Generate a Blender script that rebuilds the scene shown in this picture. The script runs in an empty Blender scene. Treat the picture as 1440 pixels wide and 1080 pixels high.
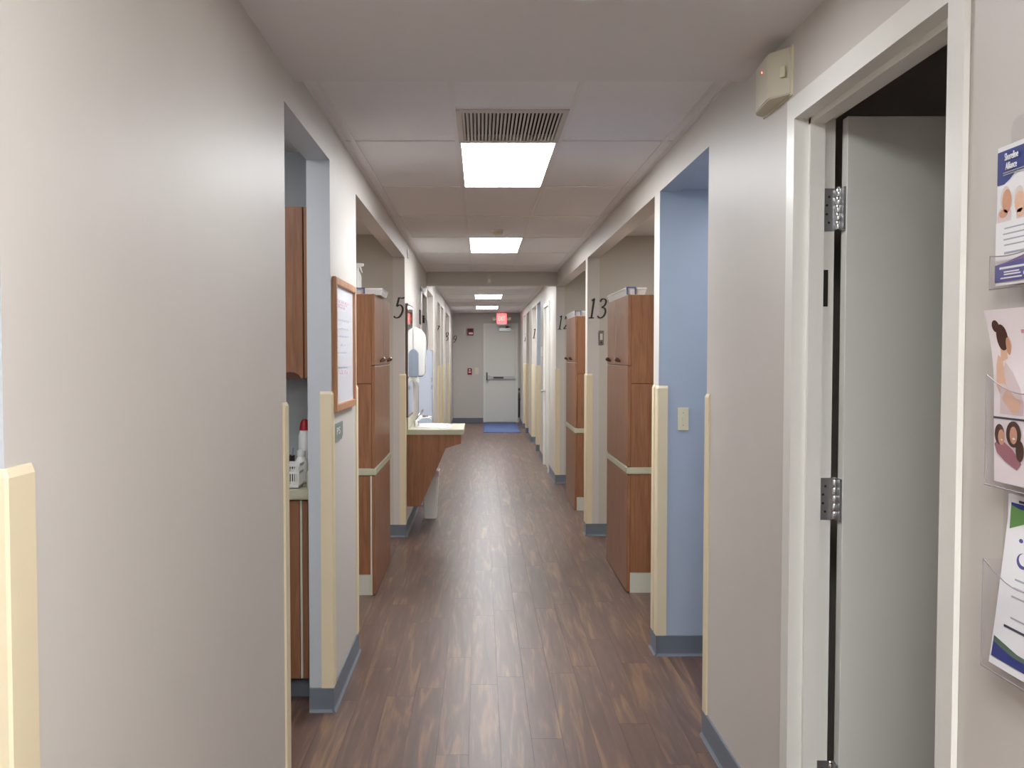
import bpy, bmesh, math, random
from mathutils import Vector, Matrix
random.seed(7)
S = bpy.context.scene
COL = S.collection
PI = math.pi

# ------------------------------------------------------------------ camera, world, exposure
cam = bpy.data.cameras.new('camera'); camo = bpy.data.objects.new('camera', cam); COL.objects.link(camo)
camo.location = (0, 0, 1.47); camo.rotation_euler = (math.radians(90 - 2.3), 0, 0)
cam.sensor_width = 36; cam.lens = 36.0; cam.shift_x = 44 / 1440; cam.shift_y = 18.3 / 1440
cam.clip_start = 0.02; cam.clip_end = 100
S.camera = camo
w = bpy.data.worlds.new('world'); S.world = w; w.use_nodes = True
w.node_tree.nodes['Background'].inputs[0].default_value = (0.8, 0.85, 1.0, 1)
w.node_tree.nodes['Background'].inputs[1].default_value = 0.02
S.view_settings.view_transform = 'Standard'; S.view_settings.look = 'None'
S.view_settings.gamma = 1; S.view_settings.use_curve_mapping = False
S.view_settings.exposure = 1.45
LIGHT_CORRIDOR = 8.8      # radiance of the corridor troffers
FILL_ROOM = 5.0           # unseen troffers added to brighten the side rooms
LIGHT_DOME = 16.0          # round downlight of the low ceiling
FILL_NEAR = 15.0           # fill troffers added over and behind the camera

# ------------------------------------------------------------------ materials
def srgb(r, g, b):
    return tuple(((c / 255) / 12.92 if c <= 10 else (((c / 255) + 0.055) / 1.055) ** 2.4) for c in (r, g, b)) + (1,)
MATS = {}
def mat(name, col, rough=0.5, spec=0.5, metal=0.0, noise=0.0, scale=60, bump=0.0, emit=None, estr=0, coat=0):
    m = bpy.data.materials.new(name); m.use_nodes = True; nt = m.node_tree; b = nt.nodes['Principled BSDF']
    c = col if len(col) == 4 else tuple(col) + (1,)
    b.inputs['Base Color'].default_value = c; b.inputs['Roughness'].default_value = rough
    b.inputs['Specular IOR Level'].default_value = spec; b.inputs['Metallic'].default_value = metal
    if coat: b.inputs['Coat Weight'].default_value = coat; b.inputs['Coat Roughness'].default_value = 0.2
    if emit: b.inputs['Emission Color'].default_value = emit; b.inputs['Emission Strength'].default_value = estr
    if noise or bump:
        tc = nt.nodes.new('ShaderNodeTexCoord'); n = nt.nodes.new('ShaderNodeTexNoise')
        n.inputs['Scale'].default_value = scale; n.inputs['Detail'].default_value = 4
        nt.links.new(tc.outputs['Object'], n.inputs['Vector'])
        if noise:
            r = nt.nodes.new('ShaderNodeMapRange'); r.inputs['To Min'].default_value = 1 - noise; r.inputs['To Max'].default_value = 1 + noise
            mx = nt.nodes.new('ShaderNodeMix'); mx.data_type = 'RGBA'; mx.blend_type = 'MULTIPLY'; mx.inputs['Factor'].default_value = 1
            nt.links.new(n.outputs['Fac'], r.inputs['Value']); mx.inputs['A'].default_value = c
            nt.links.new(r.outputs['Result'], mx.inputs['B']); nt.links.new(mx.outputs['Result'], b.inputs['Base Color'])
        if bump:
            bp = nt.nodes.new('ShaderNodeBump'); bp.inputs['Strength'].default_value = bump; bp.inputs['Distance'].default_value = 0.002
            nt.links.new(n.outputs['Fac'], bp.inputs['Height']); nt.links.new(bp.outputs['Normal'], b.inputs['Normal'])
    MATS[name] = m; return m

mat('wall_paint', srgb(206, 200, 193), 0.47, 0.5, noise=0.02, scale=9, bump=0.12)
mat('room_paint', srgb(196, 189, 176), 0.5, 0.4, noise=0.02, scale=9)
mat('alcove_paint', srgb(192, 197, 202), 0.45, 0.4, noise=0.02, scale=9)
mat('blue_paint', srgb(172, 184, 201), 0.45, 0.4, noise=0.02, scale=9)
mat('dark_room_paint', srgb(190, 184, 178), 0.7, 0.3, noise=0.02)
mat('drywall_ceiling', srgb(232, 229, 229), 0.8, 0.2, noise=0.015, scale=14)
mat('ceiling_tile', srgb(238, 236, 237), 0.9, 0.1, noise=0.05, scale=160, bump=0.5)
mat('tee_bar', srgb(232, 229, 228), 0.5, 0.3, noise=0.02)
mat('plenum', srgb(22, 21, 20), 0.9, 0.1, noise=0.02)
mat('base_vinyl', srgb(110, 118, 128), 0.45, 0.4, noise=0.03, scale=20)
mat('guard_vinyl', srgb(226, 212, 180), 0.45, 0.4, noise=0.015, scale=12)
mat('door_white', srgb(226, 225, 218), 0.42, 0.4, noise=0.01, scale=8)
mat('leaf_white', srgb(214, 214, 208), 0.5, 0.4, noise=0.015, scale=8)
mat('frame_white', srgb(232, 231, 224), 0.35, 0.5, noise=0.01, scale=8)
mat('grille', srgb(205, 197, 188), 0.6, 0.3, noise=0.02)
mat('grille_dark', srgb(70, 62, 56), 0.9, 0.1, noise=0.02)
mat('steel', srgb(185, 186, 188), 0.33, 0.5, metal=0.9, noise=0.02)
mat('chrome', srgb(215, 215, 218), 0.12, 0.5, metal=1.0, noise=0.01)
mat('mirror_glass', srgb(225, 228, 228), 0.02, 0.5, metal=1.0, noise=0.005)
mat('black_plastic', srgb(38, 34, 32), 0.4, 0.4, noise=0.03)
mat('dark_metal', srgb(74, 70, 68), 0.4, 0.5, metal=0.6, noise=0.03)
mat('numeral', srgb(58, 52, 48), 0.45, 0.4, noise=0.03)
mat('bronze', srgb(82, 52, 40), 0.35, 0.5, metal=0.3, noise=0.04)
mat('white_plastic', srgb(236, 236, 234), 0.35, 0.5, noise=0.01)
mat('ivory_plastic', srgb(226, 220, 188), 0.4, 0.5, noise=0.01)
mat('beige_plastic', srgb(212, 206, 186), 0.4, 0.5, noise=0.015)
mat('grey_plastic', srgb(152, 164, 180), 0.35, 0.5, noise=0.02)
mat('laminate_cream', srgb(188, 186, 162), 0.35, 0.5, noise=0.05, scale=120)
mat('kick_white', srgb(205, 205, 192), 0.5, 0.4, noise=0.02)
mat('porcelain', srgb(240, 240, 240), 0.12, 0.6, noise=0.005)
mat('pale_blue', srgb(204, 214, 230), 0.4, 0.4, noise=0.015, scale=6)
mat('blue_clip', srgb(72, 98, 140), 0.4, 0.5, noise=0.02)
mat('red_plastic', srgb(170, 30, 38), 0.4, 0.5, noise=0.02)
mat('liner', srgb(232, 214, 222), 0.5, 0.3, noise=0.03)
mat('mat_blue', srgb(100, 116, 158), 0.9, 0.1, noise=0.12, scale=200, bump=0.6)
mat('sign_green', srgb(128, 142, 134), 0.5, 0.4, noise=0.02)
mat('paper', srgb(240, 240, 242), 0.6, 0.2, noise=0.008, scale=20)
mat('paper_pink', srgb(246, 236, 238), 0.6, 0.2, noise=0.008, scale=20)
mat('board_white', srgb(228, 232, 242), 0.2, 0.5, noise=0.01, scale=12)
mat('ink_navy', srgb(44, 58, 132), 0.5, 0.3, noise=0.02)
mat('ink_indigo', srgb(84, 84, 148), 0.5, 0.3, noise=0.02)
mat('ink_purple', srgb(150, 112, 172), 0.5, 0.3, noise=0.02)
mat('ink_grey', srgb(170, 172, 186), 0.5, 0.3, noise=0.02)
mat('ink_dark', srgb(60, 62, 84), 0.5, 0.3, noise=0.02)
mat('ink_pink', srgb(226, 150, 172), 0.5, 0.3, noise=0.02)
mat('ink_green', srgb(104, 150, 84), 0.5, 0.3, noise=0.02)
mat('ink_olive', srgb(88, 112, 96), 0.5, 0.3, noise=0.02)
mat('skin_a', srgb(232, 190, 164), 0.6, 0.2, noise=0.05, scale=200)
mat('skin_b', srgb(216, 162, 134), 0.6, 0.2, noise=0.05, scale=200)
mat('hair_brown', srgb(84, 54, 44), 0.6, 0.2, noise=0.1, scale=300)
mat('hair_white', srgb(224, 214, 206), 0.6, 0.2, noise=0.05, scale=300)
mat('cloth_mauve', srgb(168, 110, 120), 0.6, 0.2, noise=0.06, scale=300)
mat('cloth_pale', srgb(226, 208, 208), 0.6, 0.2, noise=0.04, scale=300)
mat('alarm_red', srgb(150, 42, 44), 0.4, 0.4, noise=0.02)
mat('diffuser', srgb(245, 245, 245), 0.6, 0.2, emit=(0.96, 0.98, 1, 1), estr=LIGHT_CORRIDOR)
mat('room_fill', srgb(245, 245, 245), 0.6, 0.2, emit=(0.98, 0.98, 1, 1), estr=FILL_ROOM)  # glow of the troffers added in the side rooms
mat('dome_glow', srgb(245, 245, 245), 0.6, 0.2, emit=(0.97, 0.98, 1, 1), estr=LIGHT_DOME)
mat('small_fill', srgb(245, 245, 245), 0.6, 0.2, emit=(0.98, 0.98, 1, 1), estr=3.4)  # weaker glow for the added alcove and niche fill
mat('acrylic_edge', srgb(148, 140, 140), 0.3, 0.5, noise=0.02)
mat('frame_brown', srgb(112, 92, 80), 0.5, 0.4, noise=0.03)
mat('plate_taupe', srgb(126, 114, 104), 0.5, 0.4, noise=0.03)
mat('marker_faint', srgb(206, 214, 228), 0.5, 0.3, noise=0.02)
mat('marker_pink', srgb(232, 206, 216), 0.5, 0.3, noise=0.02)
mat('near_fill', srgb(245, 245, 245), 0.6, 0.2, emit=(0.96, 0.98, 1, 1), estr=FILL_NEAR)  # glow of the fill troffers added around the camera
mat('exit_red', srgb(240, 90, 90), 0.5, 0.3, emit=(1, 0.10, 0.10, 1), estr=1.1)
mat('exit_letter', srgb(250, 150, 140), 0.5, 0.3, emit=(1, 0.30, 0.26, 1), estr=1.2)
mat('led_red', srgb(255, 90, 80), 0.5, 0.3, emit=(1, 0.15, 0.1, 1), estr=1.5)

def clear_mat():
    m = bpy.data.materials.new('clear_acrylic'); m.use_nodes = True; nt = m.node_tree; b = nt.nodes['Principled BSDF']
    b.inputs['Base Color'].default_value = (0.96, 0.96, 0.98, 1); b.inputs['Roughness'].default_value = 0.04
    tr = nt.nodes.new('ShaderNodeBsdfTransparent'); tr.inputs[0].default_value = (0.975, 0.97, 0.975, 1)
    gl = nt.nodes.new('ShaderNodeBsdfGlossy'); gl.inputs['Roughness'].default_value = 0.06; gl.inputs['Color'].default_value = (1, 1, 1, 1)
    n = nt.nodes.new('ShaderNodeTexNoise'); n.inputs['Scale'].default_value = 8
    rr = nt.nodes.new('ShaderNodeMapRange'); rr.inputs['To Min'].default_value = 0.015; rr.inputs['To Max'].default_value = 0.035
    nt.links.new(n.outputs['Fac'], rr.inputs['Value'])
    mx = nt.nodes.new('ShaderNodeMixShader'); nt.links.new(rr.outputs['Result'], mx.inputs[0])
    nt.links.new(tr.outputs[0], mx.inputs[1]); nt.links.new(gl.outputs[0], mx.inputs[2])
    nt.links.new(mx.outputs[0], nt.nodes['Material Output'].inputs['Surface'])
    MATS['clear_acrylic'] = m
clear_mat()

def wood_mat(name, dark, light, axis, rough, fine=1.0, coat=0.0, vary=0.10, mid=None, lo=0.45, hi=0.92):
    """streaky grain along one axis; per-object shift so that neighbouring pieces differ"""
    m = bpy.data.materials.new(name); m.use_nodes = True; nt = m.node_tree; b = nt.nodes['Principled BSDF']; L = nt.links.new
    tc = nt.nodes.new('ShaderNodeTexCoord'); oi = nt.nodes.new('ShaderNodeObjectInfo')
    mp = nt.nodes.new('ShaderNodeMapping'); sc = [14 * fine, 14 * fine, 14 * fine]; sc[axis] = 0.9 * fine
    mp.inputs['Scale'].default_value = sc
    cmb = nt.nodes.new('ShaderNodeVectorMath'); cmb.operation = 'SCALE'; cmb.inputs[0].default_value = (31, 47, 13)
    L(oi.outputs['Random'], cmb.inputs['Scale']); add = nt.nodes.new('ShaderNodeVectorMath'); add.operation = 'ADD'
    L(tc.outputs['Object'], add.inputs[0]); L(cmb.outputs[0], add.inputs[1]); L(add.outputs[0], mp.inputs['Vector'])
    n1 = nt.nodes.new('ShaderNodeTexNoise'); n1.inputs['Scale'].default_value = 1.6; n1.inputs['Detail'].default_value = 6; n1.inputs['Distortion'].default_value = 1.6
    n2 = nt.nodes.new('ShaderNodeTexNoise'); n2.inputs['Scale'].default_value = 7; n2.inputs['Detail'].default_value = 3
    L(mp.outputs[0], n1.inputs['Vector']); L(mp.outputs[0], n2.inputs['Vector'])
    ma = nt.nodes.new('ShaderNodeMath'); ma.operation = 'MULTIPLY_ADD'; ma.inputs[1].default_value = 0.3
    L(n2.outputs['Fac'], ma.inputs[0]); L(n1.outputs['Fac'], ma.inputs[2])
    cr = nt.nodes.new('ShaderNodeValToRGB'); e = cr.color_ramp.elements
    e[0].position = lo; e[0].color = dark; e[1].position = min(hi, 1.0); e[1].color = light
    if mid:
        q_ = e.new(0.68); q_.color = mid
    L(ma.outputs[0], cr.inputs['Fac'])
    hv = nt.nodes.new('ShaderNodeHueSaturation'); mr = nt.nodes.new('ShaderNodeMapRange')
    mr.inputs['To Min'].default_value = 1 - vary; mr.inputs['To Max'].default_value = 1 + vary
    L(oi.outputs['Random'], mr.inputs['Value']); L(mr.outputs[0], hv.inputs['Value']); L(cr.outputs[0], hv.inputs['Color'])
    L(hv.outputs[0], b.inputs['Base Color']); b.inputs['Roughness'].default_value = rough
    if coat: b.inputs['Coat Weight'].default_value = coat; b.inputs['Coat Roughness'].default_value = 0.3
    MATS[name] = m
wood_mat('floor_plank', srgb(80, 60, 52), srgb(154, 119, 86), 1, 0.36, 0.72, vary=0.02, mid=srgb(98, 76, 67), lo=0.38, hi=1.02)
wood_mat('cabinet_wood', srgb(130, 86, 58), srgb(160, 111, 78), 2, 0.42, 1.6, vary=0.03)
wood_mat('frame_wood', srgb(170, 120, 86), srgb(200, 152, 114), 2, 0.45, 1.5, vary=0.03)

# ------------------------------------------------------------------ mesh helpers
ORG = {}
class MB:
    """collects shapes in world coordinates; build() links them as one mesh object"""
    def __init__(s): s.bm = bmesh.new(); s.mi = 0
    def _add(s, verts, faces):
        vs = [s.bm.verts.new(v) for v in verts]; out = []
        for f in faces:
            try: q = s.bm.faces.new([vs[i] for i in f]); q.material_index = s.mi; out.append(q)
            except ValueError: pass
        return vs, out
    def box(s, x0, x1, y0, y1, z0, z1, bevel=0, seg=2, sides=None):
        x0, x1 = min(x0, x1), max(x0, x1); y0, y1 = min(y0, y1), max(y0, y1); z0, z1 = min(z0, z1), max(z0, z1)
        v = [(x, y, z) for z in (z0, z1) for y in (y0, y1) for x in (x0, x1)]
        F = {'-z': (0, 2, 3, 1), '+z': (4, 5, 7, 6), '-y': (0, 1, 5, 4), '+y': (2, 6, 7, 3), '-x': (0, 4, 6, 2), '+x': (1, 3, 7, 5)}
        vs, fs = s._add(v, list(F.values()))
        if sides:
            for k, f in zip(F, fs):
                if k in sides: f.material_index = sides[k]
        if bevel:
            ed = list({e for f in fs for e in f.edges})
            bmesh.ops.bevel(s.bm, geom=ed, offset=bevel, segments=seg, affect='EDGES', clamp_overlap=True)
        return s
    def prism(s, poly, axis, a0, a1, bevel=0):
        """poly of 2-D points extruded along an axis; the 2-D frame is (y,z) for x, (x,z) for y, (x,y) for z"""
        def P(u, v, a): return (a, u, v) if axis == 0 else ((u, a, v) if axis == 1 else (u, v, a))
        n = len(poly); v = [P(u, w_, a0) for u, w_ in poly] + [P(u, w_, a1) for u, w_ in poly]
        fs = [tuple(range(n)), tuple(range(2 * n - 1, n - 1, -1))] + [(i, i + n, (i + 1) % n + n, (i + 1) % n) for i in range(n)]
        vs, out = s._add(v, fs)
        bmesh.ops.recalc_face_normals(s.bm, faces=out)
        if bevel:
            ed = list({e for f in out for e in f.edges}); bmesh.ops.bevel(s.bm, geom=ed, offset=bevel, segments=2, affect='EDGES', clamp_overlap=True)
        return s
    def lathe(s, prof, c, n=24, axis=2, sx=1.0, sy=1.0, close=True):
        """prof: (radius, height) pairs turned about an axis through c"""
        rings = []; v = []; f = []
        for r, h in prof:
            ring = []
            for i in range(n):
                a = 2 * PI * i / n; p, q = r * math.cos(a) * sx, r * math.sin(a) * sy
                d = (p, q, h) if axis == 2 else ((h, p, q) if axis == 0 else (p, h, q))
                ring.append(len(v)); v.append((c[0] + d[0], c[1] + d[1], c[2] + d[2]))
            rings.append(ring)
        for a, b in zip(rings, rings[1:]):
            for i in range(n): f.append((a[i], a[(i + 1) % n], b[(i + 1) % n], b[i]))
        if close: f.append(tuple(rings[0][::-1])); f.append(tuple(rings[-1]))
        vs, out = s._add(v, f); bmesh.ops.recalc_face_normals(s.bm, faces=out); return s
    def tube(s, pts, r, n=10):
        pts = [Vector(p) for p in pts]; rs = r if isinstance(r, (list, tuple)) else [r] * len(pts)
        v = []; f = []; up = Vector((0.123, 0.35, 0.93)).normalized()
        for i, p in enumerate(pts):
            t = (pts[min(i + 1, len(pts) - 1)] - pts[max(i - 1, 0)]).normalized()
            a = t.cross(up).normalized(); b = t.cross(a).normalized()
            for k in range(n):
                g = 2 * PI * k / n; v.append(tuple(p + (a * math.cos(g) + b * math.sin(g)) * rs[i]))
        for i in range(len(pts) - 1):
            for k in range(n): f.append((i * n + k, i * n + (k + 1) % n, (i + 1) * n + (k + 1) % n, (i + 1) * n + k))
        f.append(tuple(range(n))); f.append(tuple(range(len(v) - 1, len(v) - n - 1, -1)))
        vs, out = s._add(v, f); bmesh.ops.recalc_face_normals(s.bm, faces=out); return s
    def raw(s, verts, faces):
        s._add(verts, faces); return s
    def build(s, name, m, parent=None, origin=None, smooth=False):
        me = bpy.data.meshes.new(name)
        if parent is not None: o0 = ORG[parent.name]
        elif origin is not None: o0 = Vector(origin)
        else: o0 = Vector((0, 0, 0))
        bmesh.ops.translate(s.bm, verts=s.bm.verts, vec=-o0)
        s.bm.to_mesh(me); s.bm.free()
        for k in (m if isinstance(m, (list, tuple)) else [m]): me.materials.append(MATS[k])
        if smooth:
            for p in me.polygons: p.use_smooth = True
            try: me.set_sharp_from_angle(angle=math.radians(35))
            except Exception: pass
        o = bpy.data.objects.new(name, me); COL.objects.link(o)
        if parent is not None: o.parent = parent
        else: o.location = o0
        ORG[o.name] = o0
        return o
def tag(o, label, cat, group=None):
    o['label'] = label; o['category'] = cat
    if group: o['group'] = group
    return o
def thing(name, loc, label=None, cat=None, group=None):
    o = bpy.data.objects.new(name, None); o.empty_display_size = 0.05; COL.objects.link(o); o.location = loc
    ORG[o.name] = Vector(loc)
    if label: tag(o, label, cat, group)
    return o
def struct(o): o['kind'] = 'structure'; return o
def bx(*a, **k): return MB().box(*a, **k)

XL, XR = -0.612, 0.865           # faces of the two corridor walls
TL, TR = -0.707, 0.962           # their room-side faces
HD = 2.263; LOW = 2.366; CE = 2.415; END = 22.6; BACK = -3.0; OL, OR = -2.3, 2.6; TOP = 2.62
TILE0 = 3.385; BEAM0, BEAM1 = 11.60, 11.75

# ------------------------------------------------------------------ floor
slab = struct(bx(OL, OR, BACK, END, -0.08, -0.004).build('floor', 'floor_plank'))
bx(OL, OR, 15.70, END, -0.004, 0.0).build('far_planking', 'floor_plank', slab)['kind'] = 'stuff'
bx(OL, OR, BACK, 1.06, -0.004, 0.0).build('near_planking', 'floor_plank', slab)['kind'] = 'stuff'
for a, b in ((OL, -1.125), (1.275, OR)): bx(a, b, 1.06, 15.70, -0.004, 0.0).build('room_planking', 'floor_plank', slab)['kind'] = 'stuff'
PW, PL = 0.12, 1.22
def plank_mesh(L):
    b = MB(); g = 0.0002
    b.box(-PW / 2 + g, PW / 2 - g, g, L - g, -0.004, 0.0)
    me = bpy.data.meshes.new('plank'); ed = [e for e in b.bm.edges if all(v.co.z > -0.001 for v in e.verts)]
    bmesh.ops.bevel(b.bm, geom=ed, offset=0.0004, segments=1, affect='EDGES')
    b.bm.to_mesh(me); b.bm.free(); me.materials.append(MATS['floor_plank']); return me
cache = {}
for i in range(20):
    x = -1.125 + PW * (i + 0.5); off = (i * 0.46 + (0.2 if i % 3 else 0.55)) % PL
    y = 1.06 + off - PL
    while y < 15.699:
        a, b = max(y, 1.06), min(y + PL, 15.70); y += PL
        if b - a < 0.02: continue
        k = round(b - a, 3)
        if k not in cache: cache[k] = plank_mesh(b - a)
        o = bpy.data.objects.new('plank', cache[k]); COL.objects.link(o); o.parent = slab; o.location = (x, a, 0)

# ------------------------------------------------------------------ corridor walls with their openings
def corridor_wall(name, xa, xb, openings, mats, inner):
    """openings: (y0, y1, head height, jamb material index)"""
    b = MB(); y = BACK; nxt = 0
    for k, (a, c, h, jm) in enumerate(openings):
        b.box(xa, xb, y, a, 0, TOP, sides={'+y': jm, '-y': nxt, inner: 1})
        b.box(xa, xb, a, c, h, TOP, sides={'-z': jm, inner: 1}); y = c; nxt = jm
    b.box(xa, xb, y, END, 0, TOP, sides={'-y': nxt, inner: 1})
    return struct(b.build(name, mats))
LEFT_OPEN = [(0.10, 1.31, HD, 2), (3.22, 4.18, HD, 2), (5.05, 8.27, HD, 0), (10.56, 11.46, 2.12, 0),
             (11.76, 13.16, 2.235, 0), (14.57, 15.46, 2.24, 0), (15.82, 16.80, 2.24, 0), (18.0, 20.05, 2.24, 0)]
RIGHT_OPEN = [(1.880, 2.830, 2.131, 0), (3.915, 4.975, HD, 2), (5.125, 8.325, HD, 0), (8.475, 11.76, HD, 0), (12.90, 13.78, 2.11, 0),
              (14.84, 15.76, HD, 2), (15.98, 17.31, HD, 0), (18.33, 19.46, HD, 0), (19.78, 20.77, HD, 0)]
wl = corridor_wall('wall_left', TL, XL, LEFT_OPEN, ['wall_paint', 'room_paint', 'alcove_paint'], '-x')
wr = corridor_wall('wall_right', XR, TR, RIGHT_OPEN, ['wall_paint', 'room_paint', 'blue_paint'], '+x')
struct(bx(OL - 0.1, OR + 0.1, END, END + 0.12, -0.08, TOP).build('wall_end', 'wall_paint'))
struct(bx(OL - 0.1, OR + 0.1, BACK - 0.12, BACK, -0.08, TOP).build('wall_back', 'wall_paint'))
struct(bx(OL - 0.1, OL, BACK, END, -0.08, TOP).build('wall_outer_left', 'room_paint'))
struct(bx(OR, OR + 0.1, BACK, END, -0.08, TOP).build('wall_outer_right', 'room_paint'))
def partition(name, xa, xb, ya, yb, mats=('room_paint',), sides=None):
    return struct(bx(xa, xb, ya, yb, 0, TOP, sides=sides).build(name, list(mats)))
AB = ('room_paint', 'alcove_paint'); BB = ('room_paint', 'blue_paint'); DK = ('room_paint', 'dark_room_paint')
partition('wall_partition', OL, TL, 1.31, 1.42, AB, {'-y': 1})
partition('wall_partition', OL, TL, 2.60, 2.72, AB, {'+y': 1})
partition('wall_partition', OL, TL, 4.79, 4.95, AB, {'-y': 1})
partition('wall_alcove', -1.62, -1.52, 2.72, 4.79, AB, {'+x': 1})
for ya, yb in ((8.27, 8.39), (10.30, 10.42), (11.47, 11.60), (13.16, 13.28), (14.40, 14.56), (15.46, 15.60), (16.80, 16.92), (17.85, 17.98), (20.05, 20.17)):
    partition('wall_partition', OL, TL, ya, yb)
partition('wall_partition', TR, OR, 0.95, 1.07, DK, {'+y': 1})
partition('wall_partition', TR, OR, 3.30, 3.42, DK, {'-y': 1})
partition('wall_closet', 2.05, 2.15, 1.07, 3.30, DK, {'-x': 1})
partition('wall_partition', TR, OR, 3.79, 3.91, BB, {'+y': 1})
partition('wall_niche', 1.90, 2.00, 3.91, 4.975, BB, {'-x': 1})
partition('wall_partition', TR, OR, 4.975, 5.125, BB, {'-y': 1})
for ya, yb, m in ((8.325, 8.475, 0), (11.76, 11.88, 0), (13.95, 14.07, 0), (14.70, 14.83, 0), (15.76, 15.98, 1), (17.31, 17.43, 0), (18.18, 18.32, 0), (19.46, 19.62, 0), (20.77, 20.9, 0)):
    partition('wall_partition', TR, OR, ya, yb, BB if m else ('room_paint',), {'-y': 1} if m else None)

# ------------------------------------------------------------------ ceilings
struct(bx(XL, XR, BACK, TILE0, LOW, TOP).build('ceiling_low', 'drywall_ceiling'))
def room_ceiling(xa, xb, ya, yb, z, m='drywall_ceiling'): struct(bx(xa, xb, ya, yb, z, z + 0.06).build('ceiling_room', m))
for ya, yb, z, m in ((BACK, 1.31, 2.44, 'drywall_ceiling'), (2.72, 4.79, 2.415, 'drywall_ceiling'), (4.95, 8.27, 2.44, 'drywall_ceiling'), (8.39, 10.30, 2.44, 'drywall_ceiling'), (10.42, 11.47, 2.44, 'drywall_ceiling'), (11.60, 13.16, 2.44, 'drywall_ceiling'), (13.28, 15.46, 2.44, 'drywall_ceiling'), (15.6, 16.8, 2.44, 'drywall_ceiling'), (16.92, 20.05, 2.44, 'drywall_ceiling')):
    room_ceiling(OL, TL, ya, yb, z, m)
for ya, yb, z, m in ((1.07, 3.30, 2.44, 'dark_room_paint'), (3.91, 4.975, 2.27, 'blue_paint'), (5.125, 8.325, 2.44, 'drywall_ceiling'), (8.475, 11.76, 2.44, 'drywall_ceiling'), (11.88, 15.76, 2.44, 'drywall_ceiling'), (15.98, 17.31, 2.44, 'drywall_ceiling'), (17.43, 20.77, 2.44, 'drywall_ceiling')):
    room_ceiling(TR, OR, ya, yb, z, m)
ceil = struct(bx(XL, XR, TILE0, END, CE + 0.10, TOP).build('ceiling', 'plenum'))
COLS = [-0.560, -0.105, 0.350, 0.812]
ROW1 = [TILE0, 4.56, 5.78, 7.00, 8.22, 9.44, 10.66, BEAM0]
ROW2 = [BEAM1, 12.18, 13.40, 14.62, 15.84, 17.06, 18.28, 19.50, 20.72, 21.94, END]
def tile(x0, x1, y0, y1, dz=0.0):
    ga, gb = (0.014 if y0 == 4.56 else 0.005), (0.014 if y1 == 4.56 else 0.005)     # the joint in front of the first troffer gapes
    bx(x0 + 0.004, x1 - 0.004, y0 + ga, y1 - gb, CE + 0.002 + dz, CE + 0.018 + dz, bevel=0.002, seg=1).build('ceiling_tile', 'ceiling_tile', ceil)
LIT = {(4.56, 5.78), (8.22, 9.44), (12.18, 13.40), (15.84, 17.06), (19.50, 20.72)}
for rows in (ROW1, ROW2):
    for a, c in zip(rows, rows[1:]):
        for k in range(3):
            if k == 1 and (a, c) in LIT: continue
            if k == 1 and a == TILE0: tile(COLS[1], COLS[2], TILE0, 3.95); continue
            tile(COLS[k], COLS[k + 1], a, c)
        tile(XL, COLS[0], a, c); tile(COLS[3], XR, a, c)
    # suspension bars
    for x in COLS: bx(x - 0.009, x + 0.009, rows[0], rows[-1], CE - 0.002, CE + 0.03).build('main_tee', 'tee_bar', ceil)
    for a in rows[1:-1]:
        for k in range(3):
            if a == 4.56: continue
            bx(COLS[k] + 0.009, COLS[k + 1] - 0.009, a - 0.011, a + 0.011, CE - 0.0015, CE + 0.03).build('cross_tee', 'tee_bar', ceil)
bx(COLS[1] + 0.009, COLS[2] - 0.009, 3.94, 3.96, CE - 0.0015, CE + 0.03).build('cross_tee', 'tee_bar', ceil)
for x0, x1 in ((XL, XL + 0.016), (XR - 0.016, XR)):
    bx(x0, x1, TILE0, BEAM0, CE - 0.002, CE + 0.004).build('wall_angle', 'tee_bar', ceil)
    bx(x0, x1, BEAM1, END, CE - 0.002, CE + 0.004).build('wall_angle', 'tee_bar', ceil)
struct(bx(XL, XR, BEAM0, BEAM1, 2.262, TOP).build('wall_beam', 'wall_paint'))

# ------------------------------------------------------------------ ceiling lights
def troffer(x0, x1, y0, y1, z, label, m='diffuser', group=None, split=True):
    t = thing('ceiling_light', ((x0 + x1) / 2, (y0 + y1) / 2, z), label, 'ceiling light', group)
    f = MB(); e = 0.010
    f.box(x0, x1, y0, y0 + e, z - 0.003, z + 0.05); f.box(x0, x1, y1 - e, y1, z - 0.003, z + 0.05)
    f.box(x0, x0 + e, y0 + e, y1 - e, z - 0.003, z + 0.05); f.box(x1 - e, x1, y0 + e, y1 - e, z - 0.003, z + 0.05)
    f.box(x0, x1, y0, y1, z + 0.05, z + 0.056); f.build('frame', 'tee_bar', t)
    xm = (x0 + x1) / 2
    for a, c in (((x0 + e, xm - 0.0015), (xm + 0.0015, x1 - e)) if split else ((x0 + e, x1 - e),)):
        bx(a, c, y0 + e, y1 - e, z + 0.002, z + 0.006).build('diffuser', m, t)
    if split: bx(xm - 0.0015, xm + 0.0015, y0 + e, y1 - e, z + 0.001, z + 0.03).build('centre_rib', 'tee_bar', t)
    return t
cx0, cx1 = COLS[1] + 0.009, COLS[2] - 0.009
troffer(cx0, cx1, 4.572, 5.768, CE, 'bright fluorescent troffer directly behind the ceiling air grille')
troffer(cx0, cx1, 8.232, 9.428, CE, 'bright fluorescent troffer between the smoke detector and the ceiling beam')
troffer(cx0, cx1, 15.852, 17.048, CE, 'bright fluorescent troffer just beyond the ceiling beam')
troffer(cx0, cx1, 19.512, 20.708, CE, 'bright fluorescent troffer closest to the exit sign')
troffer(1.45, 1.90, 6.2, 7.4, 2.433, 'added unseen fill troffer in the ceiling of room thirteen', 'room_fill')  # out of view, added to raise the brightness of this room
troffer(1.45, 1.90, 9.5, 10.7, 2.433, 'added unseen fill troffer in the ceiling of room twelve', 'room_fill')  # also an added fill, not visible from the corridor
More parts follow.
